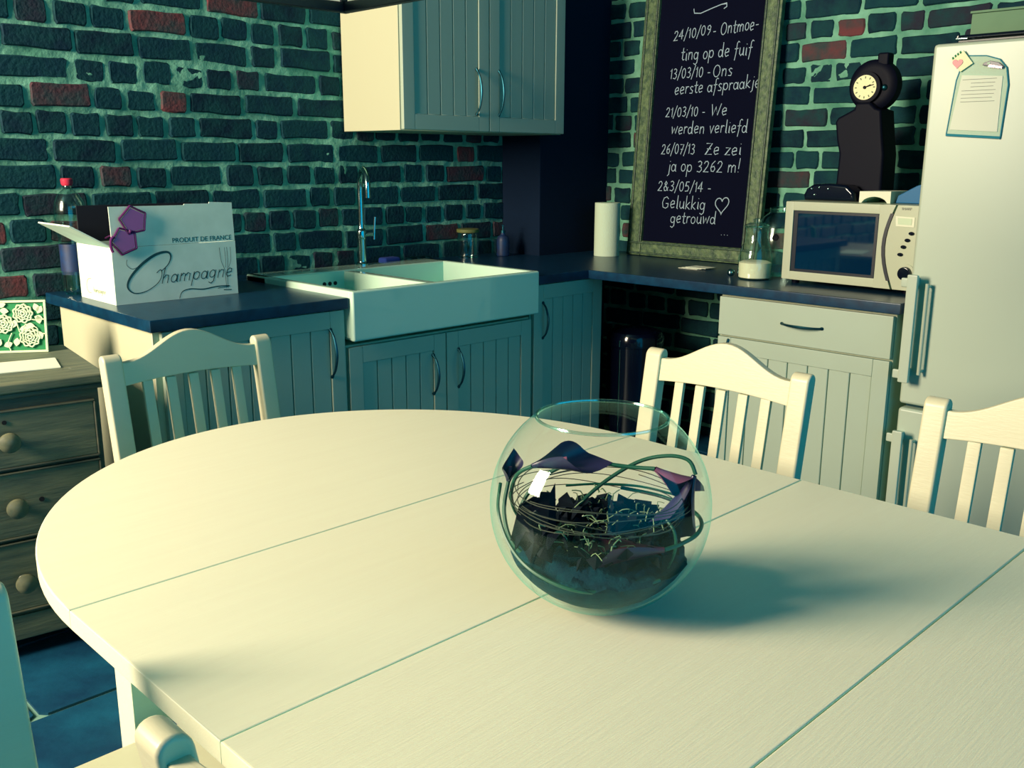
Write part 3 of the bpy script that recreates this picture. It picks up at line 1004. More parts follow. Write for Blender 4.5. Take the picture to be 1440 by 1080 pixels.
# ------------------------------------------------------------------ right worktop objects
WT = 0.8905
rl = thing('kitchen_roll', 'upright white kitchen roll on the worktop left of the chalkboard', 'kitchen roll', (3.70, 3.08, WT))
b = B(); b.lathe([(.062, WT), (.063, WT+.003), (.063, WT+.258), (.061, WT+.26), (.021, WT+.26), (.021, WT+.20)], 40, ax=(3.70, 3.08), cap1=True); build('roll', b, 'tissue', rl)
b = B(); b.lathe([(.0205, WT+.2602), (.0225, WT+.2605), (.0225, WT+.262), (.0205, WT+.262)], 24, ax=(3.70, 3.08), cap0=False, cap1=False); build('core', b, 'box_beige', rl)

fj = thing('flour_jar', 'clear glass jar a third full of white flour, left of microwave', 'jar', (3.40, 2.055, WT))
ax = (3.40, 2.055)
b = B()
b.lathe([(.060, WT), (.066, WT+.006), (.067, WT+.03), (.067, WT+.085), (.058, WT+.125), (.046, WT+.150), (.043, WT+.19), (.046, WT+.205)], 36, ax=ax, cap1=False)
build('jar_body', b, 'glass', fj)
b = B(); b.lathe([(.056, WT+.003), (.063, WT+.008), (.064, WT+.066), (.05, WT+.072), (.02, WT+.07)], 32, ax=ax); build('flour', b, 'flour', fj)
b = B(); b.lathe([(.047, WT+.2055), (.05, WT+.208), (.05, WT+.213), (.03, WT+.222), (.014, WT+.224), (.016, WT+.236), (.004, WT+.242)], 28, ax=ax); build('lid', b, 'glass', fj)
bj = thing('glass_jar', 'big round-shouldered empty glass jar behind the flour jar', 'jar', (3.60, 2.07, WT))
ax = (3.60, 2.07)
b = B(); b.lathe([(.085, WT), (.092, WT+.008), (.094, WT+.12), (.090, WT+.19), (.070, WT+.235), (.045, WT+.255), (.042, WT+.262)], 36, ax=ax, cap1=False); build('jar_body', b, 'bottle_glass', bj)
b = B(); b.lathe([(.043, WT+.2625), (.044, WT+.275), (.02, WT+.28)], 24, ax=ax); build('lid', b, 'glass', bj)
b = B(); b.lathe([(.014, 0), (.014, .004), (.010, .006)], 16, Mx=Matrix.Translation((3.512, 2.035, WT+.16)) @ Matrix.Rotation(R(-75), 4, 'Y')); build('tap', b, 'black', bj)
b = B(); b.ball((3.40, 2.165, WT+.016), .016, .016, .0158, 16, 10)
single('steel_ball', b, 'chrome', 'small shiny steel ball on the worktop left of the flour jar', 'ball', (3.40, 2.165, WT))
b = B()
for k in range(3):
    b.box(3.50+.01*k, 3.58+.01*k, 2.40-.015*k, 2.50-.012*k, WT+.002*k, WT+.002*k+.0015, Mx=None)
single('paper_slip', b, 'paper', 'small pale paper slip lying in front of the chalkboard', 'paper', (3.55, 2.45, WT))

# ------------------------------------------------------------------ chalkboard
LEAN = 0.075
cb = thing('chalkboard', 'tall gilt-framed chalkboard with white handwriting leaning on bricks', 'chalkboard', (3.83, 2.68, WT))
BX = lambda z: 3.83 + (z-.89)*LEAN
ushear = lambda co: Vector((co.x + (co.z-.89)*LEAN, co.y, co.z))
yl, yr, zb_, zt_ = 3.052, 2.305, .892, 2.42
fw = .085
def rail(y0_, y1_, z0_, z1_, horiz):
    b = B()
    b.box(3.82, 3.852, y0_, y1_, z0_, z1_, .006, 2)
    return b.shear(ushear)
build('frame_rail', rail(yl, yl-fw, zb_, zt_, 0), 'gilt', cb)
build('frame_rail', rail(yr, yr+fw, zb_, zt_, 0), 'gilt', cb)
build('frame_rail', rail(yl-fw-.001, yr+fw+.001, zb_, zb_+.072, 1), 'gilt', cb)
build('frame_rail', rail(yl-fw-.001, yr+fw+.001, zt_-.072, zt_, 1), 'gilt', cb)
b = B()
for (a, c, d, e) in ((yl-.012, yl-.022, zb_+.012, zt_-.012), (yr+.012, yr+.022, zb_+.012, zt_-.012), (yl-fw+.014, yl-fw+.004, zb_+.06, zt_-.06), (yr+fw-.014, yr+fw-.004, zb_+.06, zt_-.06)):
    b.box(3.813, 3.822, a, c, d, e, .003)
for (d, e) in ((zb_+.008, zb_+.018), (zb_+.058, zb_+.068)):
    b.box(3.813, 3.822, yl-.02, yr+.02, d, e, .003)
build('frame_bead', b.shear(ushear), 'gilt2', cb)
pnl = build('slate_panel', B().box(3.838, 3.848, yl-fw+.004, yr+fw-.004, zb_+.06, zt_-.06).shear(ushear), 'board', cb)

# single-stroke hand lettering; every glyph: (advance, [polylines]) on x-height .55, ascender 1
def cv(*p):
    return list(p)
def el(cx, cy, rx, ry, a0=0, a1=360, n=12):
    return [(cx+rx*math.cos(R(a0+(a1-a0)*k/n)), cy+ry*math.sin(R(a0+(a1-a0)*k/n))) for k in range(n+1)]
G = {
 ' ': (.32, []), '.': (.2, [[(.08, 0), (.10, .03)]]), '-': (.45, [[(.08, .3), (.34, .3)]]),
 '/': (.38, [[(.02, -.15), (.34, .95)]]), '!': (.28, [[(.14, 1.0), (.10, .25)], [(.09, .02), (.10, .06)]]),
 '0': (.56, [el(.26, .40, .18, .38)]), '1': (.34, [[(.06, .6), (.2, .8), (.2, 0)]]),
 '2': (.54, [[(.06, .6), (.14, .76), (.3, .78), (.4, .64), (.34, .42), (.06, .02), (.46, .02)]]),
 '3': (.54, [[(.08, .72), (.24, .8), (.38, .7), (.36, .52), (.2, .42), (.38, .34), (.42, .16), (.28, .0), (.06, .06)]]),
 '4': (.56, [[(.32, 0), (.32, .8), (.04, .26), (.48, .26)]]),
 '5': (.54, [[(.42, .78), (.14, .78), (.1, .44), (.3, .48), (.42, .3), (.34, .05), (.06, .03)]]),
 '6': (.54, [[(.38, .78), (.16, .56), (.08, .28), (.14, .05), (.32, .02), (.42, .2), (.32, .4), (.12, .32)]]),
 '7': (.5, [[(.05, .78), (.44, .78), (.18, 0)], [(.14, .4), (.4, .4)]]),
 '9': (.54, [[(.42, .52), (.28, .42), (.12, .52), (.14, .72), (.3, .78), (.42, .64), (.38, .3), (.2, .0)]]),
 '&': (.62, [[(.5, .02), (.14, .6), (.24, .78), (.36, .64), (.08, .26), (.16, .02), (.34, .04), (.5, .32)]]),
 'a': (.5, [el(.2, .26, .16, .25, 30, 390), [(.38, .52), (.38, .06), (.46, .0)]]),
 'd': (.54, [el(.2, .26, .16, .25, 30, 390), [(.38, 1.0), (.38, .06), (.46, .0)]]),
 'e': (.48, [[(.08, .24), (.36, .32), (.34, .5), (.2, .55), (.08, .42), (.06, .18), (.16, .0), (.38, .08)]]),
 'f': (.40, [[(.40, .92), (.3, 1.0), (.2, .88), (.18, .2), (.12, -.28)], [(.04, .5), (.34, .52)]]),
 'g': (.5, [el(.2, .28, .16, .24, 30, 390), [(.38, .52), (.36, -.2), (.22, -.34), (.06, -.24)]]),
 'h': (.52, [[(.08, 1.0), (.08, 0)], [(.08, .3), (.2, .52), (.34, .5), (.38, .3), (.38, 0)]]),
 'i': (.26, [[(.12, .52), (.12, .04), (.18, .0)], [(.12, .74), (.13, .78)]]),
 'j': (.30, [[(.18, .52), (.16, -.2), (.04, -.32)], [(.18, .74), (.19, .78)]]),
 'k': (.46, [[(.08, 1.0), (.08, 0)], [(.36, .54), (.1, .24), (.4, 0)]]),
 'l': (.26, [[(.12, 1.0), (.12, .06), (.2, .0)]]),
 'm': (.76, [[(.08, .54), (.08, 0)], [(.08, .34), (.2, .52), (.32, .46), (.34, 0)], [(.34, .34), (.46, .52), (.6, .46), (.62, 0)]]),
 'n': (.52, [[(.08, .54), (.08, 0)], [(.08, .32), (.2, .52), (.34, .5), (.38, .3), (.38, 0)]]),
 'o': (.48, [el(.22, .27, .17, .26)]),
 'p': (.52, [[(.08, .54), (.06, -.36)], el(.26, .27, .17, .25, 150, 510)]),
 'r': (.38, [[(.08, .54), (.08, 0)], [(.08, .34), (.2, .52), (.34, .48)]]),
 's': (.42, [[(.34, .48), (.2, .55), (.08, .44), (.18, .3), (.32, .2), (.28, .02), (.06, .04)]]),
 't': (.38, [[(.18, .86), (.16, .1), (.24, .0), (.34, .04)], [(.02, .54), (.34, .56)]]),
 'u': (.5, [[(.08, .54), (.08, .14), (.2, .0), (.36, .14)], [(.38, .54), (.38, .04), (.46, 0)]]),
 'v': (.46, [[(.06, .54), (.2, 0), (.38, .56)]]),
 'w': (.64, [[(.06, .54), (.16, .0), (.30, .4), (.42, .0), (.56, .56)]]),
 'z': (.46, [[(.06, .52), (.38, .52), (.06, .0), (.4, .02)]]),
 'O': (.72, [el(.34, .42, .26, .42)]), 'W': (.86, [[(.06, .84), (.2, .0), (.4, .62), (.56, .0), (.78, .86)]]),
 'Z': (.62, [[(.08, .82), (.5, .82), (.08, .0), (.54, .02)], [(.16, .42), (.44, .42)]]),
 'G': (.72, [[(.56, .7), (.4, .86), (.18, .76), (.08, .42), (.16, .08), (.38, .0), (.56, .12), (.56, .36), (.36, .36)]]),
}
def text_width(s_):
    return sum(G[c][0] for c in s_)
def strokes(b, s_, ulen, h, org, ux, uy, nrm, w, slant=0.0, wob=0.0, rs=1):
    rnd = random.Random(rs)
    k = ulen/text_width(s_)
    cx = 0
    for ch in s_:
        adv, pl = G[ch]
        dj = rnd.uniform(-wob, wob)
        for line in pl:
            # densify for smoother bends
            pts = [((cx+x_)*k + slant*y_*h, (y_+dj)*h) for x_, y_ in line]
            b.ribbon(pts, w, org, ux, uy, nrm)
        cx += adv

nb = Vector((-1, 0, -LEAN)).normalized()
uyb = Vector((LEAN, 0, 1)).normalized()
def chalk(s_, y0_, y1_, z_, h, z1_=None, w=.0034):
    b = B(); b.norecalc = True
    org = Vector((BX(z_)+.0075-.0, y0_, z_))
    ux = Vector((0, -1, 0))
    if z1_: ux = Vector((0, -(y0_-y1_), (z1_-z_))).normalized()
    strokes(b, s_, y0_-y1_, h, org, ux, uyb, nb, w, .05, .03, hash(len(s_)) % 97)
    return build('chalk_lettering', b, 'chalk', pnl, smooth=False)
chalk('24/10/09', 2.88, 2.667, 1.907, .055, 1.919)
chalk('- Ontmoe-', 2.663, 2.417, 1.911, .062, 1.922)
chalk('ting op de fuif', 2.829, 2.44, 1.814, .064)
chalk('13/03/10 -', 2.885, 2.65, 1.733, .058)
chalk('Ons', 2.643, 2.533, 1.730, .062)
chalk('eerste afspraakje', 2.849, 2.383, 1.659, .060, 1.672)
chalk('21/03/10 -', 2.89, 2.66, 1.557, .055)
chalk('We', 2.634, 2.541, 1.556, .06)
chalk('werden verliefd', 2.85, 2.424, 1.478, .060)
chalk('26/07/13', 2.898, 2.699, 1.384, .058)
chalk('Ze zei', 2.648, 2.445, 1.380, .062)
chalk('ja op 3262 m!', 2.852, 2.443, 1.302, .064)
chalk('2&3/05/14 -', 2.901, 2.588, 1.209, .058)
chalk('Gelukkig', 2.871, 2.612, 1.128, .064)
chalk('getrouwd', 2.81, 2.546, 1.058, .060, 1.066)
chalk('...', 2.52, 2.471, 1.017, .05)
b = B(); b.norecalc = True
hp = []
for k in range(29):
    t = 2*PI*k/28
    hx = 16*math.sin(t)**3; hy = 13*math.cos(t)-5*math.cos(2*t)-2*math.cos(3*t)-math.cos(4*t)
    hp.append((hx*.0023, hy*.0026))
b.ribbon(hp, .004, Vector((BX(1.155)+.0075, 2.525, 1.155)), (0, -1, .1), uyb, nb)
build('chalk_heart', b, 'chalk', pnl, smooth=False)
b = B(); b.norecalc = True
b.ribbon([(0, .012), (.005, -.008), (.04, -.012), (.1, .004), (.15, .016), (.178, .018), (.18, .004), (.165, -.004)], .004, Vector((BX(2.03)+.0075, 2.777, 2.03)), (0, -1, 0), uyb, nb)
build('chalk_swirl', b, 'chalk', pnl, smooth=False)

# ------------------------------------------------------------------ champagne box
CX0, CX1, CY0, CY1, CZ0, CZ1 = 1.243, 1.677, 3.082, 3.37, .8905, 1.075
cx_ = thing('champagne_box', 'open white cardboard champagne box with raised front flap', 'box', ((CX0+CX1)/2, (CY0+CY1)/2, CZ0))
th = .004
b = B()
b.box(CX0, CX1, CY0, CY0+th, CZ0, CZ1)
b.box(CX0, CX1, CY1-th, CY1, CZ0, CZ1)
b.box(CX0, CX0+th, CY0+th, CY1-th, CZ0, CZ1)
b.box(CX1-th, CX1, CY0+th, CY1-th, CZ0, CZ1)
b.box(CX0+th, CX1-th, CY0+th, CY1-th, CZ0, CZ0+th)
bx = build('carton', b, 'cardboard', cx_, smooth=False)
b = B()
b.prism([(CX0+.004, CZ1+.001), (CX1-.001, CZ1+.001), (CX1-.004, 1.207), (1.59, 1.211), (1.588, 1.206), (1.50, 1.207), (1.497, 1.203), (CX0+.002, 1.205)], CY0+.001, CY0+.0045, 'xz', Mx=Matrix.Translation((0, 0, 0)))
ff = build('flap', b, 'cardboard', cx_, smooth=False)
ff['label'] = 'front flap standing upright'
# left flap folded out over the worktop edge
b = B()
a = R(152)
Lf = .135
ex, ez = CX0 + math.cos(a)*Lf, CZ1 + math.sin(a)*Lf
b._add([(CX0, CY0+.002, CZ1+.001), (CX0, CY1-.002, CZ1+.001), (ex, CY1-.006, ez+.008), (ex, CY0+.012, ez+.008),
        (CX0, CY0+.002, CZ1+.005), (CX0, CY1-.002, CZ1+.005), (ex+.002, CY1-.006, ez+.012), (ex+.002, CY0+.012, ez+.012)],
       [(0, 1, 2, 3), (7, 6, 5, 4), (0, 4, 5, 1), (1, 5, 6, 2), (2, 6, 7, 3), (3, 7, 4, 0)])
build('flap', b, 'cardboard', cx_, smooth=False)['label'] = 'left flap folded outward'
b = B()
b.box(CX0+.01, CX1-.01, CY1-.003, CY1+.001, CZ1+.001, 1.198)
build('flap', b, 'card_inside', cx_, smooth=False)['label'] = 'dark brown rear flap standing upright'
b = B()
b.box(CX1-.004, CX1-.0005, CY0+.008, CY1-.01, CZ1+.001, 1.19)
build('flap', b, 'card_inside', cx_, smooth=False)
# dark packing inside
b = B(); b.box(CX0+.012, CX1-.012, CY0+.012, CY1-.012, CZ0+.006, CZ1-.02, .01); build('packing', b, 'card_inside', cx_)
# print
YP = CY0 - .0002
def curve_pts(pts, sm=6):
    P = [Vector((p[0], p[1], 0)) for p in pts]
    Q = []
    for i in range(len(P)-1):
        p0 = P[max(i-1, 0)]; p1 = P[i]; p2 = P[i+1]; p3 = P[min(i+2, len(P)-1)]
        for k in range(sm):
            t = k/sm
            q = 0.5*((2*p1) + (p2-p0)*t + (2*p0-5*p1+4*p2-p3)*t*t + (3*p1-p0-3*p2+p3)*t**3)
            Q.append((q.x, q.y))
    Q.append((P[-1].x, P[-1].y))
    return Q
b = B(); b.norecalc = True
o_ = (0, YP, 0)
X_, Z_, N_ = (1, 0, 0), (0, 0, 1), (0, -1, 0)
C1 = curve_pts([(1.402, .990), (1.428, 1.012), (1.438, 1.038), (1.425, 1.052), (1.385, 1.045), (1.335, 1.015), (1.295, .975), (1.285, .945), (1.305, .925), (1.345, .928), (1.385, .950), (1.402, .975), (1.400, .995), (1.385, .985)])
b.ribbon(C1, lambda t: .0025+.0065*math.sin(PI*min(1, t*1.4))**2, o_, X_, Z_, N_)
b.ribbon(curve_pts([(1.290, 1.035), (1.288, 1.018), (1.305, 1.004), (1.33, 1.012)]), .0016, o_, X_, Z_, N_)
strokes(b, 'hampagne', .262, .052, Vector((1.396, YP, .948)), Vector((1, 0, .022)).normalized(), Z_, N_, .0028, .30, .02, 5)
b.ribbon(curve_pts([(1.458, .893), (1.47, .915), (1.50, .922), (1.545, .917), (1.60, .922), (1.645, .920), (1.600, .915)]), lambda t: .002+.002*math.sin(PI*t), o_, X_, Z_, N_)
build('script_lettering', b, 'print_teal', bx, smooth=False)
text_mesh('small_lettering', 'PRODUIT DE FRANCE', .0222, onA(1.447, CY0+.0008, 1.081), 'print_teal', ff)
b = B(); b.norecalc = True
for dx_ in (0, .028):
    b.ribbon(curve_pts([(1.615+dx_, 1.055), (1.619+dx_*.9, 1.01), (1.628+dx_*.5, .985), (1.632+dx_*.3, .965), (1.633+dx_*.2, .912)]), .0016, o_, X_, Z_, N_)
    b.ribbon(curve_pts([(1.634+dx_*.8, 1.055), (1.636+dx_*.7, 1.01), (1.634+dx_*.4, .985)]), .0014, o_, X_, Z_, N_)
b.ribbon([(1.622, .908), (1.652, .906)], .003, o_, X_, Z_, N_)
build('flute_drawing', b, 'print_teal', bx, smooth=False)
b = B(); b.norecalc = True
b.ribbon(curve_pts([(0.10, .072), (.07, .066), (.055, .045), (.065, .025), (.09, .022)]), .003, (CX0-.0002, CY1, CZ0), (0, -1, 0), (0, 0, 1), (-1, 0, 0))
strokes(b, 'hampagne', .10, .018, Vector((CX0-.0002, CY1-.11, CZ0+.028)), Vector((0, -1, 0)), (0, 0, 1), (-1, 0, 0), .002, .2, 0, 2)
build('side_lettering', b, 'print_pale', bx, smooth=False)

# star-shaped purple glasses hung on the box edge
sg = thing('star_sunglasses', 'purple novelty sunglasses with star-shaped lenses hung on the box', 'sunglasses', (1.29, CY0-.01, 1.08))
def pent(cx0, cz0, r, rot, k=0.80):
    p = []
    for i in range(10):
        a = R(rot + 36*i)
        q = r if i % 2 == 0 else r*k
        p.append((cx0+q*math.cos(a), cz0+q*math.sin(a)))
    return p
for (cx0, cz0, rr_, rot) in ((1.318, 1.160, .047, 100), (1.284, 1.096, .045, 110)):
    b = B(); b.prism(pent(cx0, cz0, rr_*.86, rot), CY0-.012, CY0-.008, 'xz'); build('lens', b, 'purple', sg)
    b = B()
    pp = pent(cx0, cz0, rr_, rot)
    for i in range(10):
        p, q = pp[i], pp[(i+1) % 10]
        b.tube([(p[0], CY0-.010, p[1]), (q[0], CY0-.010, q[1])], .0034, 6, 1)
    build('rim', b, 'purple_dark', sg)
b = B(); b.tube([(1.302, CY0-.01, 1.122), (1.305, CY0-.014, 1.13)], .005, 8, 1); build('bridge', b, 'purple_dark', sg)
b = B(); b.tube([(1.247, CY0-.012, 1.112), (1.240, CY0-.010, 1.10), (1.240, CY0-.008, 1.075), (1.244, CY0-.01, 1.062)], .0045, 8, 4)
b.tube([(1.247, CY0-.012, 1.108), (1.256, CY0+.03, 1.112), (1.268, CY0+.1, 1.10)], .003, 8, 4); build('temple', b, 'purple_dark', sg)

# water bottle behind the box
wb = thing('plastic_bottle', 'clear plastic bottle with a red cap behind the champagne box', 'bottle', (1.262, 3.44, WT))
ax = (1.262, 3.455)
b = B()
b.lathe([(.035, WT), (.047, WT+.012), (.048, WT+.03), (.045, WT+.10), (.045, WT+.20), (.050, WT+.24), (.052, WT+.285), (.048, WT+.315), (.032, WT+.345), (.015, WT+.36), (.013, WT+.372)], 32, ax=ax)
build('bottle_body', b, 'bottle_glass', wb)
b = B(); b.lathe([(.0155, WT+.3725), (.019, WT+.378), (.02, WT+.393), (.017, WT+.397)], 24, ax=ax); build('cap', b, 'red', wb)
b = B(); b.lathe([(.0458, WT+.07), (.0458, WT+.175)], 32, ax=ax, cap0=False, cap1=False); build('label_band', b, 'label_blue', wb)

# ------------------------------------------------------------------ dresser (turned 8 degrees)
DA = R(-8)
ds = thing('pine_dresser', 'old dark pine chest of drawers with round wooden knobs', 'dresser', (1.0, 2.62, 0), DA)
# local: x to the right (0 = right front corner), y back, z up
DW, DD, DH = .95, .50, .78
b = B()
b.box(-DW+.012, -.012, .012, DD, .072, .752, .003)
build('dresser_body', b, 'pine_dark', ds, local=True)
b = B(); b.box(-DW-.008, .010, -.006, DD+.004, .7525, .78, .006, 3); build('dresser_top', b, 'pine', ds, local=True)
b = B(); b.box(-DW-.002, .003, .002, DD, .738, .752, .004, 2); build('moulding', b, 'pine_dark', ds, local=True)
b = B(); b.box(-DW+.004, -.003, .004, DD, .058, .13, .004); build('plinth', b, 'pine', ds, local=True)
for (xx, yy) in ((-.05, .04), (-DW+.05, .04), (-.05, DD-.05), (-DW+.05, DD-.05)):
    b = B(); b.lathe([(.018, 0), (.03, .02), (.032, .045), (.022, .058)], 16, ax=(xx, yy)); build('foot', b, 'pine_dark', ds, local=True)
for i, (za, zc) in enumerate(((.553, .704), (.358, .534), (.146, .338))):
    b = B()
    b.box(-DW+.03, -.03, .002, .02, za, zc, .0025)
    dd = build('drawer', b, 'pine', ds, local=True)
    b = B()
    for (q0, q1, q2, q3) in ((-DW+.026, -.026, zc, zc+.006), (-DW+.026, -.026, za-.006, za), (-.03, -.024, za, zc), (-DW+.024, -DW+.03, za, zc)):
        b.box(q0, q1, -.003, .014, q2, q3, .002, 1)
    build('cockbead', b, 'pine_dark', ds, local=True)
    zk = (.629, .447, .232)[i]
    for xk in (-.25, -DW+.25):
        b = B()
        b.lathe([(.017, 0), (.012, .006), (.011, .014), (.021, .020), (.027, .028), (.026, .038), (.016, .046), (.004, .049)], 24, Mx=Matrix.Translation((xk, .001, zk)) @ Matrix.Rotation(R(90), 4, 'X'))
        build('knob', b, 'knob', dd, local=True)
b = B(); b.lathe([(.006, 0), (.006, .002)], 12, Mx=Matrix.Translation((-.253, .001, .678)) @ Matrix.Rotation(R(90), 4, 'X'))
build('keyhole', b, 'dark_hole', ds, local=True)
b = B(); b.lathe([(.007, 0), (.007, .002)], 12, Mx=Matrix.Translation((-.185, .001, .452)) @ Matrix.Rotation(R(90), 4, 'X'))
build('screw_hole', b, 'dark_hole', ds, local=True)

# white paper on the dresser
b = B(); b.box(-.21, 0, -.15, 0, 0, .004, .001)
b2 = b
DTOP = .7805
ps = build('paper_sheet', b, 'paper')
ps.location = (.935, 2.735, DTOP); ps.rotation_euler = (0, 0, R(-14))
ps.data.transform(Matrix.Translation((0, .17, 0)))
ps.data.transform(Matrix.Scale(1.3, 4, (1, 0, 0)))
WM[ps] = Matrix.Translation(ps.location)
tag(ps, 'white paper sheet lying on the dresser top, in front of the rose card', 'paper')

# rose lattice card
RC = Matrix.Translation((1.0, 3.02, DTOP)) @ Matrix.Rotation(R(-34), 4, 'Z')
rc = thing('rose_card', 'cream cut-out card of roses over green, standing on the dresser', 'card', (1.0, 3.02, DTOP), R(-34))
tilt = Matrix.Rotation(R(-8), 4, 'X')
W_, H_ = .27, .158
b = B(); b.box(-W_+.004, -.004, .004, .007, .004, H_-.004, Mx=tilt); build('green_backing', b, 'green', rc, local=True, smooth=False)
b = B()
b.box(-W_, 0, -.002, .004, 0, .007, .001, 1, Mx=tilt); b.box(-W_, 0, -.002, .004, H_-.007, H_, .001, 1, Mx=tilt)
b.box(-.007, 0, -.002, .004, .007, H_-.007, .001, 1, Mx=tilt); b.box(-W_, -W_+.007, -.002, .004, .007, H_-.007, .001, 1, Mx=tilt)
build('border', b, 'cream_lace', rc, local=True)
def rose(cx0, cz0, r):
    b = B()
    for (rr_, n_, w_) in ((r, 9, .003), (r*.72, 7, .0026), (r*.45, 5, .0024), (r*.2, 3, .003)):
        pts = []
        for k in range(n_*4+1):
            a = 2*PI*k/(n_*4)
            q = rr_*(1+.09*math.cos(n_*a))
            pts.append(tilt @ Vector((cx0+q*math.cos(a), -.001, cz0+q*math.sin(a))))
        b.tube(pts, w_, 5, 1, caps=False)
    for k in range(6):
        a = 2*PI*k/6
        b.tube([tilt @ Vector((cx0+r*.3*math.cos(a), -.001, cz0+r*.3*math.sin(a))), tilt @ Vector((cx0+r*.95*math.cos(a+.5), -.001, cz0+r*.95*math.sin(a+.5)))], .0018, 4, 1)
    return b
for (cx0, cz0, r) in ((-.066, .118, .026), (-.050, .046, .027), (-.122, .088, .026), (-.20, .120, .026), (-.18, .04, .026)):
    build('rose', rose(cx0, cz0, r), 'cream_lace', rc, local=True)
def leaf(b, x_, z_, a, L_=.026, w_=.009):
    a = R(a)
    pts = []
    for k in range(9):
        t = k/8
        pts.append((t*L_, w_*math.sin(PI*t)))
    for k in range(7, 0, -1):
        t = k/8
        pts.append((t*L_, -w_*math.sin(PI*t)))
    pts = [(x_+p[0]*math.cos(a)-p[1]*math.sin(a), z_+p[0]*math.sin(a)+p[1]*math.cos(a)) for p in pts]
    b.prism(pts, -.002, .001, 'xz', Mx=tilt)
for (x_, z_, a) in ((-.032, .148, -70), (-.012, .140, -120), (-.034, .108, -20), (-.02, .086, 100), (-.016, .040, 110), (-.088, .100, -110), (-.09, .020, 80), (-.078, .07, 10), (-.06, .082, -5), (-.105, .125, 170), (-.112, .148, 190), (-.10, .03, 200), (-.145, .02, 60), (-.155, .14, -60), (-.225, .08, 100), (-.16, .09, -20)):
    b = B(); leaf(b, x_, z_, a); build('leaf', b, 'cream_lace', rc, local=True, smooth=False)
b = B()
for pts in ([(-.004, .055), (-.025, .06), (-.03, .075), (-.06, .085), (-.075, .06), (-.085, .095)], [(-.10, .06), (-.112, .03), (-.105, .006)], [(-.005, .1), (-.03, .098), (-.042, .10)], [(-.148, .09), (-.17, .08), (-.2, .09)]):
    b.tube([tilt @ Vector((p[0], -.001, p[1])) for p in pts], .002, 5, 4)
build('vine', b, 'cream_lace', rc, local=True)

# ------------------------------------------------------------------ table
TBX, TBA, TBB, TBY = 1.03, .615, .70, 1.285
tb = thing('dining_table', 'large cream oval extending dining table with leaf seams', 'table', (TBX, .64, 0))
g = .0006
def leafp(pts, name='table_leaf'):
    b = B()
    b.prism(pts, .720, .75, 'xy', .0028, 3)
    return build(name, b, 'table_paint', tb, ang=30)
end = [(TBX+TBA*math.cos(PI*k/64), TBY+g+TBB*math.sin(PI*k/64)) for k in range(65)]
leafp(end, 'table_end')
ys = [TBY, .862, .440, .016]
for ya, yb in zip(ys[:-1], ys[1:]):
    leafp([(TBX-TBA, yb+g), (TBX+TBA, yb+g), (TBX+TBA, ya-g), (TBX-TBA, ya-g)])
end2 = [(TBX+TBA*math.cos(PI+PI*k/64), ys[-1]-g+TBB*math.sin(PI+PI*k/64)) for k in range(65)]
leafp(end2, 'table_end')
b = B()
b.box(.525, .545, -.12, 1.44, .64, .719, .003); b.box(1.515, 1.535, -.12, 1.44, .64, .719, .003)
b.box(.611, 1.449, 1.45, 1.47, .64, .719, .003); b.box(.611, 1.449, -.15, -.13, .64, .719, .003)
build('apron', b, 'table_paint', tb)
for (xx, yy) in ((.545, 1.435), (1.449, 1.435), (.545, -.17), (1.449, -.17)):
    b = B()
    b.box(xx, xx+.066, yy, yy+.066, 0, .7195, .004, 2)
    build('leg', b, 'table_paint', tb)

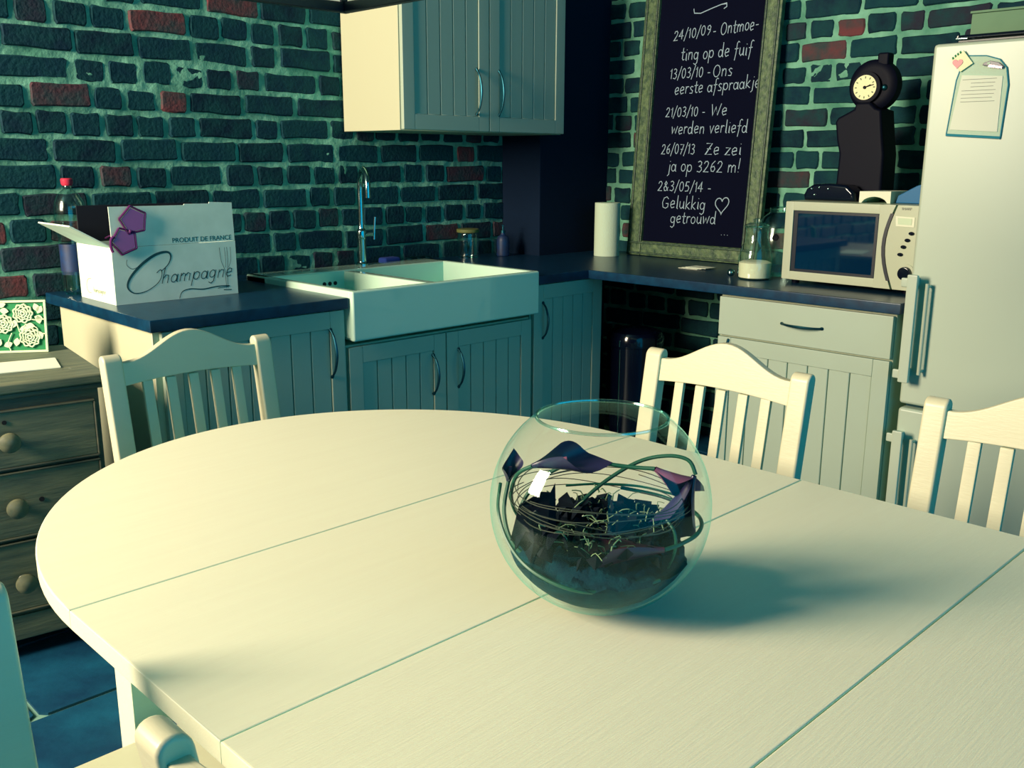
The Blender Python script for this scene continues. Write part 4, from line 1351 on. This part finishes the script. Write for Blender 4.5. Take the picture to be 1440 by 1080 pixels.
# ------------------------------------------------------------------ chairs
def lean(co, z0=.44, k=.155):
    if co.z > z0: return Vector((co.x, co.y+(co.z-z0)*k, co.z))
    return Vector((co.x, co.y+(z0-co.z)*.10, co.z)) if co.y > -.05 else co
def make_chair(label):
    t = thing('dining_chair', label, 'chair', (0, 0, 0), 0, 'cream slat-back dining chairs round the table')
    for s in (-1, 1):
        b = B()
        xx = .208*s
        prof = [(-.018, 0), (.018, 0)]
        for k in range(9):
            a = PI*k/8
            prof.append((.018*math.cos(a), .865+.016*math.sin(a)))
        prof = [(-.016, 0), (.016, 0), (.018, .2), (.018, .44), (.018, .65)] + [(.018*math.cos(PI*k/10), .862+.018*math.sin(PI*k/10)) for k in range(11)] + [(-.018, .65), (-.018, .44), (-.018, .2)]
        b.prism(prof, xx-.024, xx+.024, 'yz', .006, 3)
        b.shear(lean)
        build('back_post', b, 'white_paint', t, local=True)
    n = 24
    top, bot = [], []
    for k in range(n+1):
        u = -1+2*k/n
        x_ = u*.186
        top.append((x_, .858+.062*(0.5+0.5*math.cos(PI*u))**1.15))
        bot.append((x_, .800+.010*(1-u*u)))
    b = B(); b.prism(bot + top[::-1], -.011, .011, 'xz', .003, 2); b.shear(lean); build('top_rail', b, 'white_paint', t, local=True)
    for i in range(5):
        x_ = (-2+i)*.062
        b = B(); b.box(x_-.0135, x_+.0135, -.006, .006, .50, .806, .003); b.shear(lean); build('slat', b, 'white_paint', t, local=True)
    b = B(); b.box(-.186, .186, -.011, .011, .470, .505, .004); b.shear(lean); build('lower_rail', b, 'white_paint', t, local=True)
    b = B()
    sp = [(-.2, -.025), (-.222, -.38), (-.205, -.42), (-.16, -.435), (.16, -.435), (.205, -.42), (.222, -.38), (.2, -.025)]
    b.prism(sp, .435, .458, 'xy', .007, 3); build('seat', b, 'white_paint', t, local=True)
    for s in (-1, 1):
        b = B(); b.box(s*.190-.019, s*.190+.019, -.400, -.362, 0, .4345, .005); build('front_leg', b, 'white_paint', t, local=True)
    b = B()
    b.box(-.171, .171, -.392, -.372, .37, .4345, .003); b.box(-.198, -.180, -.362, -.02, .37, .4345, .003); b.box(.180, .198, -.362, -.02, .37, .4345, .003)
    build('seat_frame', b, 'white_paint', t, local=True)
    b = B(); b.box(-.198, -.182, -.362, .01, .18, .21, .003); b.box(.182, .198, -.362, .01, .18, .21, .003); b.box(-.182, .182, -.2, -.182, .183, .207, .003)
    build('stretcher', b, 'white_paint', t, local=True)
    return t
L1 = 'cream slat-back chair at the far left end of the table, before the dresser'
ch = make_chair(L1)
chair_map = {}
for c in kids(ch): chair_map.setdefault(ch, []).append(c)
def place(c, cx0, cy0, th_):
    # (cx0, cy0): centre of the post tops at z .88; th_: rotation; the lean shifts tops by .068 backwards (local +y)
    sh = .068
    c.location = (cx0 + math.sin(th_)*sh, cy0 - math.cos(th_)*sh, 0)
    c.rotation_euler = (0, 0, th_)
place(ch, 1.128, 2.352, R(0))
for (lab, cx0, cy0, th_) in (
        ('cream slat-back chair behind the glass bowl, in front of the drawer cabinet', 1.983, 1.262, R(-90)),
        ('cream slat-back chair at the right frame edge, in front of the fridge', 1.975, .535, R(-90)),
        ('cream slat-back chair at the near left side, only one rounded post top in view', .300, .525, R(90)),
        ('shaded chair at the lower left frame edge, only its slanting post in view', .068, 1.14, R(0))):
    c = copy_tree(ch, None, chair_map)
    c['label'] = lab
    place(c, cx0, cy0, th_)

st = thing('stool', 'low cream square stool tucked under the left side of the table', 'stool', (.54, 1.19, 0))
b = B(); b.box(.36, .72, 1.02, 1.385, .425, .45, .006, 3); build('seat', b, 'white_paint', st)
for (xx, yy) in ((.38, 1.04), (.665, 1.04), (.38, 1.33), (.665, 1.33)):
    b = B(); b.box(xx, xx+.035, yy, yy+.035, 0, .4245, .004); build('leg', b, 'white_paint', st)

# ------------------------------------------------------------------ glass bowl
BC = Vector((.957, .797, .897)); BR = .151
TT = .7505
bw = thing('fishbowl_vase', 'round clear glass bowl standing on the table', 'vase', (BC.x, BC.y, TT))
prof = []
a_top = math.acos(.0885/BR)
for k in range(41):
    a = R(-76) + (a_top+R(76))*k/40
    prof.append((BR*math.cos(a), BC.z+BR*math.sin(a)))
prof[0] = (prof[0][0], TT)
b = B()
b.lathe(prof, 72, ax=(BC.x, BC.y), cap0=True, cap1=False)
build('bowl', b, 'bowl_glass', bw, ang=60)
zr = prof[-1][1]
b = B()
b.tube([(BC.x+.0885*math.cos(2*PI*k/72), BC.y+.0885*math.sin(2*PI*k/72), zr) for k in range(73)], .0022, 8, 1, caps=False)
M['rim_glass'] = glass_mat('glass_rim', (0.92, 0.97, 0.95), edge=1.5, base=0.22, rough=0.08)
build('rim', b, 'rim_glass', bw)
# view-independent local frame used for laying out the flowers: r_ = sideways, d_ = depth
r_ = Vector((.640, -.768, 0)); d_ = Vector((.768, .640, 0))
def bp(a, dd, z):   # metres from bowl centre
    v = r_*a + d_*dd + Vector((0, 0, z))
    if v.length > .1415: v = v*(.1415/v.length)
    return BC + v
# moss / soil bed
b = B()
nr = 18
ring_prev = None
rows_ = []
for i in range(nr+1):
    rad = i/nr
    rr_ = []
    for k in range(48):
        a = 2*PI*k/48
        x_, y_ = rad*math.cos(a), rad*math.sin(a)
        h = -.073 + .022*(1-rad**2) + .016*noise.noise(Vector((x_*4, y_*4, 2.2))) + .010*noise.noise(Vector((x_*11, y_*11, 5)))
        rmax = math.sqrt(max(1e-4, .1425**2 - h*h))
        p = BC + Vector((x_*rmax, y_*rmax, h))
        rr_.append(b.bm.verts.new(p))
    rows_.append(rr_)
for i in range(nr):
    for k in range(48):
        j = (k+1) % 48
        b.bm.faces.new((rows_[i][k], rows_[i][j], rows_[i+1][j], rows_[i+1][k]))
low = [rows_[-1]]
for a_ in (-38, -46, -54, -62, -70):
    rr_ = []
    for k in range(48):
        an = 2*PI*k/48
        rr_.append(b.bm.verts.new(BC + Vector((.1425*math.cos(R(a_))*math.cos(an), .1425*math.cos(R(a_))*math.sin(an), .1425*math.sin(R(a_))))))
    low.append(rr_)
for p, q in zip(low[:-1], low[1:]):
    for k in range(48):
        j = (k+1) % 48
        b.bm.faces.new((p[k], p[j], q[j], q[k]))
b.bm.faces.new(low[-1])
bmesh.ops.remove_doubles(b.bm, verts=b.bm.verts, dist=1e-5)
sm = single('moss_bed', b, 'soil', 'dark bed of moss and bark filling the bottom of the bowl', 'moss', (BC.x, BC.y, BC.z-.135))
sm['kind'] = 'stuff'
# crumbs of bark and pale moss sprigs on the bed
rnd = random.Random(4)
b = B()
for i in range(230):
    a, rr_ = rnd.uniform(0, 2*PI), .112*math.sqrt(rnd.random())
    c = Vector((rr_*math.cos(a), rr_*math.sin(a), -.055+.028*(1-(rr_/.112)**2)+rnd.uniform(-.006, .016)))
    s_ = rnd.uniform(.006, .017)
    q = Matrix.Translation(BC+c) @ Matrix.Rotation(rnd.uniform(0, 6), 4, Vector((rnd.random(), rnd.random(), rnd.random()+.01)).normalized())
    b._add([(-s_, -s_*.6, 0), (s_*.9, -s_*.4, s_*.3), (s_, s_*.6, -.002), (-s_*.5, s_*.8, s_*.4), (0, 0, s_*.9)], [(0, 1, 4), (1, 2, 4), (2, 3, 4), (3, 0, 4), (3, 2, 1, 0)], q)
o = single('bark_chips', b, 'bark', 'heap of dark curled bark chips on the moss in the bowl', 'bark', (BC.x, BC.y, BC.z-.06), smooth=False)
o['kind'] = 'stuff'
b = B()
for i in range(150):
    a, rr_ = rnd.uniform(0, 2*PI), .095*math.sqrt(rnd.random())
    c = BC + Vector((rr_*math.cos(a), rr_*math.sin(a), -.032+rnd.uniform(-.012, .018)))
    e = c + Vector((rnd.uniform(-.02, .02), rnd.uniform(-.02, .02), rnd.uniform(-.004, .018)))
    m_ = (c+e)/2 + Vector((rnd.uniform(-.005, .005), rnd.uniform(-.005, .005), .005))
    b.tube([c, m_, e], rnd.uniform(.0005, .0011), 4, 2)
o = single('moss_sprigs', b, 'moss', 'pale dry moss sprigs scattered over the bark in the bowl', 'moss', (BC.x, BC.y, BC.z-.03))
o['kind'] = 'stuff'
# upright dark leaf fragments
for i, (lab, pts) in enumerate((
        ('largest upright dark bark piece, at the left of the heap in the bowl', [(-.120, -.046), (-.108, .006), (-.078, .030), (-.066, .026), (-.060, .038), (-.058, -.02), (-.070, -.052)]),
        ('smaller dark bark piece standing near the middle of the bowl', [(-.052, -.05), (-.058, -.005), (-.046, .006), (-.036, -.008), (-.03, -.002), (-.022, -.03), (-.03, -.052)]),
        ('dark pointed bark piece at the right of the heap in the bowl', [(.012, -.052), (.016, -.018), (.026, -.008), (.032, -.024), (.040, -.014), (.046, -.036), (.05, -.052)]))):
    b = B()
    dd = (-.045, .01, -.02)[i]
    v = [bp(x_, dd + .01*math.sin(x_*90), z_) for x_, z_ in pts] + [bp(x_, dd+.004 + .01*math.sin(x_*90), z_) for x_, z_ in pts]
    n = len(pts)
    b._add(v, [tuple(range(n)), tuple(range(2*n-1, n-1, -1))] + [(k, k+n, (k+1) % n+n, (k+1) % n) for k in range(n)])
    single('bark_piece', b, 'bark', lab, 'bark', tuple(BC+r_*pts[0][0]+Vector((0, 0, -.05))), smooth=False)

# calla lilies: spathe (rolled funnel with drawn-out tip) + stem
def spathe(base, dirn, openv, L_=.075, W=.030, curl=1.0):
    base, D = Vector(base), Vector(dirn).normalized()
    O = Vector(openv); O = (O - D*O.dot(D)).normalized()
    S = D.cross(O)
    b = B()
    nu, nv = 14, 20
    grid = []
    for i in range(nu+1):
        t = i/nu
        rr_ = .0035 + W*(t**1.35)*(1-.25*t)
        rowv = []
        for k in range(nv+1):
            s_ = -1+2*k/nv
            a = s_*PI*(1.0-.18*t)       # wraps round, opening on the +O side
            # length: longest at back (a=0), shorter at the lips
            ll = L_*t*(1-.42*abs(s_)**1.6) + (L_*.35*max(0, t-.6)/.4*max(0, 1-abs(s_)*3.0))
            flare = 1+ .5*max(0, t-.65)*(1-abs(s_))*curl
            p = base + D*ll + (-O*math.cos(a)*rr_*flare + S*math.sin(a)*rr_*flare)
            v = p-BC
            if v.length > .1425: p = BC + v*(.1425/v.length)
            rowv.append(b.bm.verts.new(p))
        grid.append(rowv)
    for i in range(nu):
        for k in range(nv):
            b.bm.faces.new((grid[i][k], grid[i][k+1], grid[i+1][k+1], grid[i+1][k]))
    return b
def lily(label, base, dirn, openv, stem_pts, L_=.075, W=.028, m='petal'):
    t = thing('calla_lily', label, 'flower', tuple(stem_pts[-1]))
    build('bloom', spathe(base, dirn, openv, L_, W), m, t, ang=80)
    build('stem', B().tube(stem_pts, .0028, 8, 6), 'stem', t)
    b = B(); bb = Vector(base); D = Vector(dirn).normalized()
    b.tube([bb+D*.008, bb+D*L_*.35, bb+D*L_*.62], .0028, 8, 3)
    build('spadix', b, 'petal_pink', t)
    return t
# px helper constants (metres sideways, metres up from the bowl centre)
lily('dark purple calla lily arching near the upper left of the bowl', bp(-.092, -.02, .056), r_*1.0+Vector((0, 0, .26)), Vector((0, 0, 1))-d_*.6,
     [bp(-.092, -.02, .056), bp(-.115, .0, .035), bp(-.125, .03, -.01), bp(-.11, .05, -.05), bp(-.06, .05, -.075)], .078, .026)
lily('small purple calla lily pressed to the left side of the bowl', bp(-.128, .02, .02), Vector((0, 0, 1))+r_*.1, -d_+r_*.2,
     [bp(-.128, .02, .02), bp(-.132, .0, -.02), bp(-.115, -.03, -.055), bp(-.07, -.05, -.08)], .034, .018)
lily('purple-white calla lily at the upper right of the bowl', bp(.072, -.02, .058), r_*.9-Vector((0, 0, .55)), Vector((0, 0, -.4))-d_,
     [bp(.072, -.02, .058), bp(.04, -.01, .056), bp(-.01, .0, .057), bp(-.05, .01, .048), bp(-.085, .01, .025), bp(-.108, .01, -.01), bp(-.112, .0, -.04), bp(-.09, .0, -.07)], .058, .018, 'petal_pink')
lily('large dark calla lily hanging at the right wall of the bowl', bp(.124, -.02, .050), Vector((0, 0, -1))-r_*.34, -d_*1+r_*.1,
     [bp(.128, .0, .045), bp(.118, .01, .062), bp(.09, .02, .064), bp(.05, .03, .050), bp(0, .03, .015), bp(-.045, .02, -.03), bp(-.07, .02, -.065)], .10, .036)
lily('dark calla lily with a reddish throat lying across the middle of the bowl', bp(.085, -.075, -.034), -r_*1.0-Vector((0, 0, .10)), Vector((0, 0, 1))-d_*.5,
     [bp(.085, -.075, -.034), bp(.105, -.06, -.032), bp(.128, -.04, -.026), bp(.138, -.01, -.02), bp(.13, .04, -.022), bp(.09, .09, -.02), bp(.03, .10, -.012)], .115, .026, 'petal_red')
# long loose stems and wires
def loop(name, label, pts, r, m, cat, sm=8):
    b = B(); b.tube([bp(*p) for p in pts], r, 6, sm)
    return single(name, b, m, label, cat, tuple(bp(*pts[0])))
loop('green_stem', 'long green stem curving down the left wall of the bowl', [(-.135, -.02, .03), (-.138, -.02, -.01), (-.12, -.05, -.045), (-.085, -.09, -.065), (-.03, -.115, -.078), (.03, -.11, -.078), (.08, -.09, -.07)], .0026, 'stem', 'stem')
loop('green_stem', 'green stem running flat across the back of the bowl', [(-.05, .08, -.005), (.0, .09, -.004), (.06, .09, -.006), (.12, .05, -.006)], .002, 'stem', 'stem')
loop('green_stem', 'short green stem rising at the right inside the bowl', [(.09, -.05, -.075), (.10, -.06, -.04), (.098, -.06, -.015), (.088, -.05, -.002)], .0022, 'stem', 'stem')
b = B()
for i in range(8):
    hh = -.012 + .0062*i + rnd.uniform(-.004, .004)
    tl = rnd.uniform(-.2, .2); ph = rnd.uniform(0, 6)
    rr_ = .125 - .004*abs(i-4)
    pts = []
    for k in range(33):
        a = 2*PI*k/32*.93 + ph
        z_ = hh*.8 + tl*.06*math.sin(a+1) + .004*math.sin(3*a+i)
        pts.append(bp(rr_*math.cos(a), rr_*math.sin(a), z_))
    b.tube(pts, .0007, 4, 2)
o = single('wire_coil', b, 'wire', 'thin brown wire coils looping round inside the bowl', 'wire', (BC.x, BC.y, BC.z-.02))

# ------------------------------------------------------------------ hanging lamp
lp = thing('pendant_lamp', 'hanging lamp with black metal frame and cream panels over the table', 'lamp', (1.0, 1.0, 1.65))
lx0, lx1, ly0, ly1, lz0, lz1 = .78, 1.225, .42, 1.732, 1.646, 1.90
tb_ = .018
b = B()
for (xa, xb, ya, yb) in ((lx0, lx1, ly1-tb_, ly1), (lx0, lx1, ly0, ly0+tb_), (lx0, lx0+tb_, ly0+tb_, ly1-tb_), (lx1-tb_, lx1, ly0+tb_, ly1-tb_)):
    b.box(xa, xb, ya, yb, lz0, lz0+.020, .002, 1)
    b.box(xa, xb, ya, yb, lz1-.02, lz1, .002, 1)
for (xa, ya) in ((lx0, ly0), (lx0, ly1-tb_), (lx1-tb_, ly0), (lx1-tb_, ly1-tb_)):
    b.box(xa, xa+tb_, ya, ya+tb_, lz0+.02, lz1-.02, .002, 1)
build('frame', b, 'black_metal', lp)
for (xa, xb, ya, yb) in ((lx0+.02, lx1-.022, ly1-.011, ly1-.008), (lx0+.02, lx1-.022, ly0+.008, ly0+.011), (lx0+.008, lx0+.011, ly0+.02, ly1-.022), (lx1-.011, lx1-.008, ly0+.02, ly1-.022)):
    build('panel', B().box(xa, xb, ya, yb, lz0+.0205, lz1-.021), 'shade', lp, smooth=False)
b = B(); b.box(lx1-.020, lx1-.012, 1.62, 1.64, lz0+.0205, lz0+.04, .002); build('clip', b, 'black_metal', lp)
b = B()
b.tube([(1.0, 1.076, lz1), (1.0, 1.076, CEIL)], .004, 8, 1)
b.box(lx0+.01, lx1-.01, 1.066, 1.086, lz1-.012, lz1-.001)
build('suspension_rod', b, 'black_metal', lp)
print('bricks', nA, nB)

# flat hand lettering and print: strokes too small to pick apart singly
for o in bpy.data.objects:
    if o.name.split('.')[0] in ('chalk_lettering', 'script_lettering', 'side_lettering', 'small_lettering', 'brand_lettering', 'writing', 'numerals', 'checks', 'flute_drawing', 'glass_border'):
        o['kind'] = 'stuff'

for nm, gr in (('calla_lily', 'calla lilies in the glass bowl'), ('green_stem', 'loose green stems in the glass bowl'), ('bark_piece', 'upright bark pieces in the bowl'),
               ('base_cabinet', 'grooved base cabinets along the sink wall'), ('worktop', 'dark worktops round the corner')):
    for o in bpy.data.objects:
        if o.parent is None and o.name.split('.')[0] == nm:
            o['group'] = gr
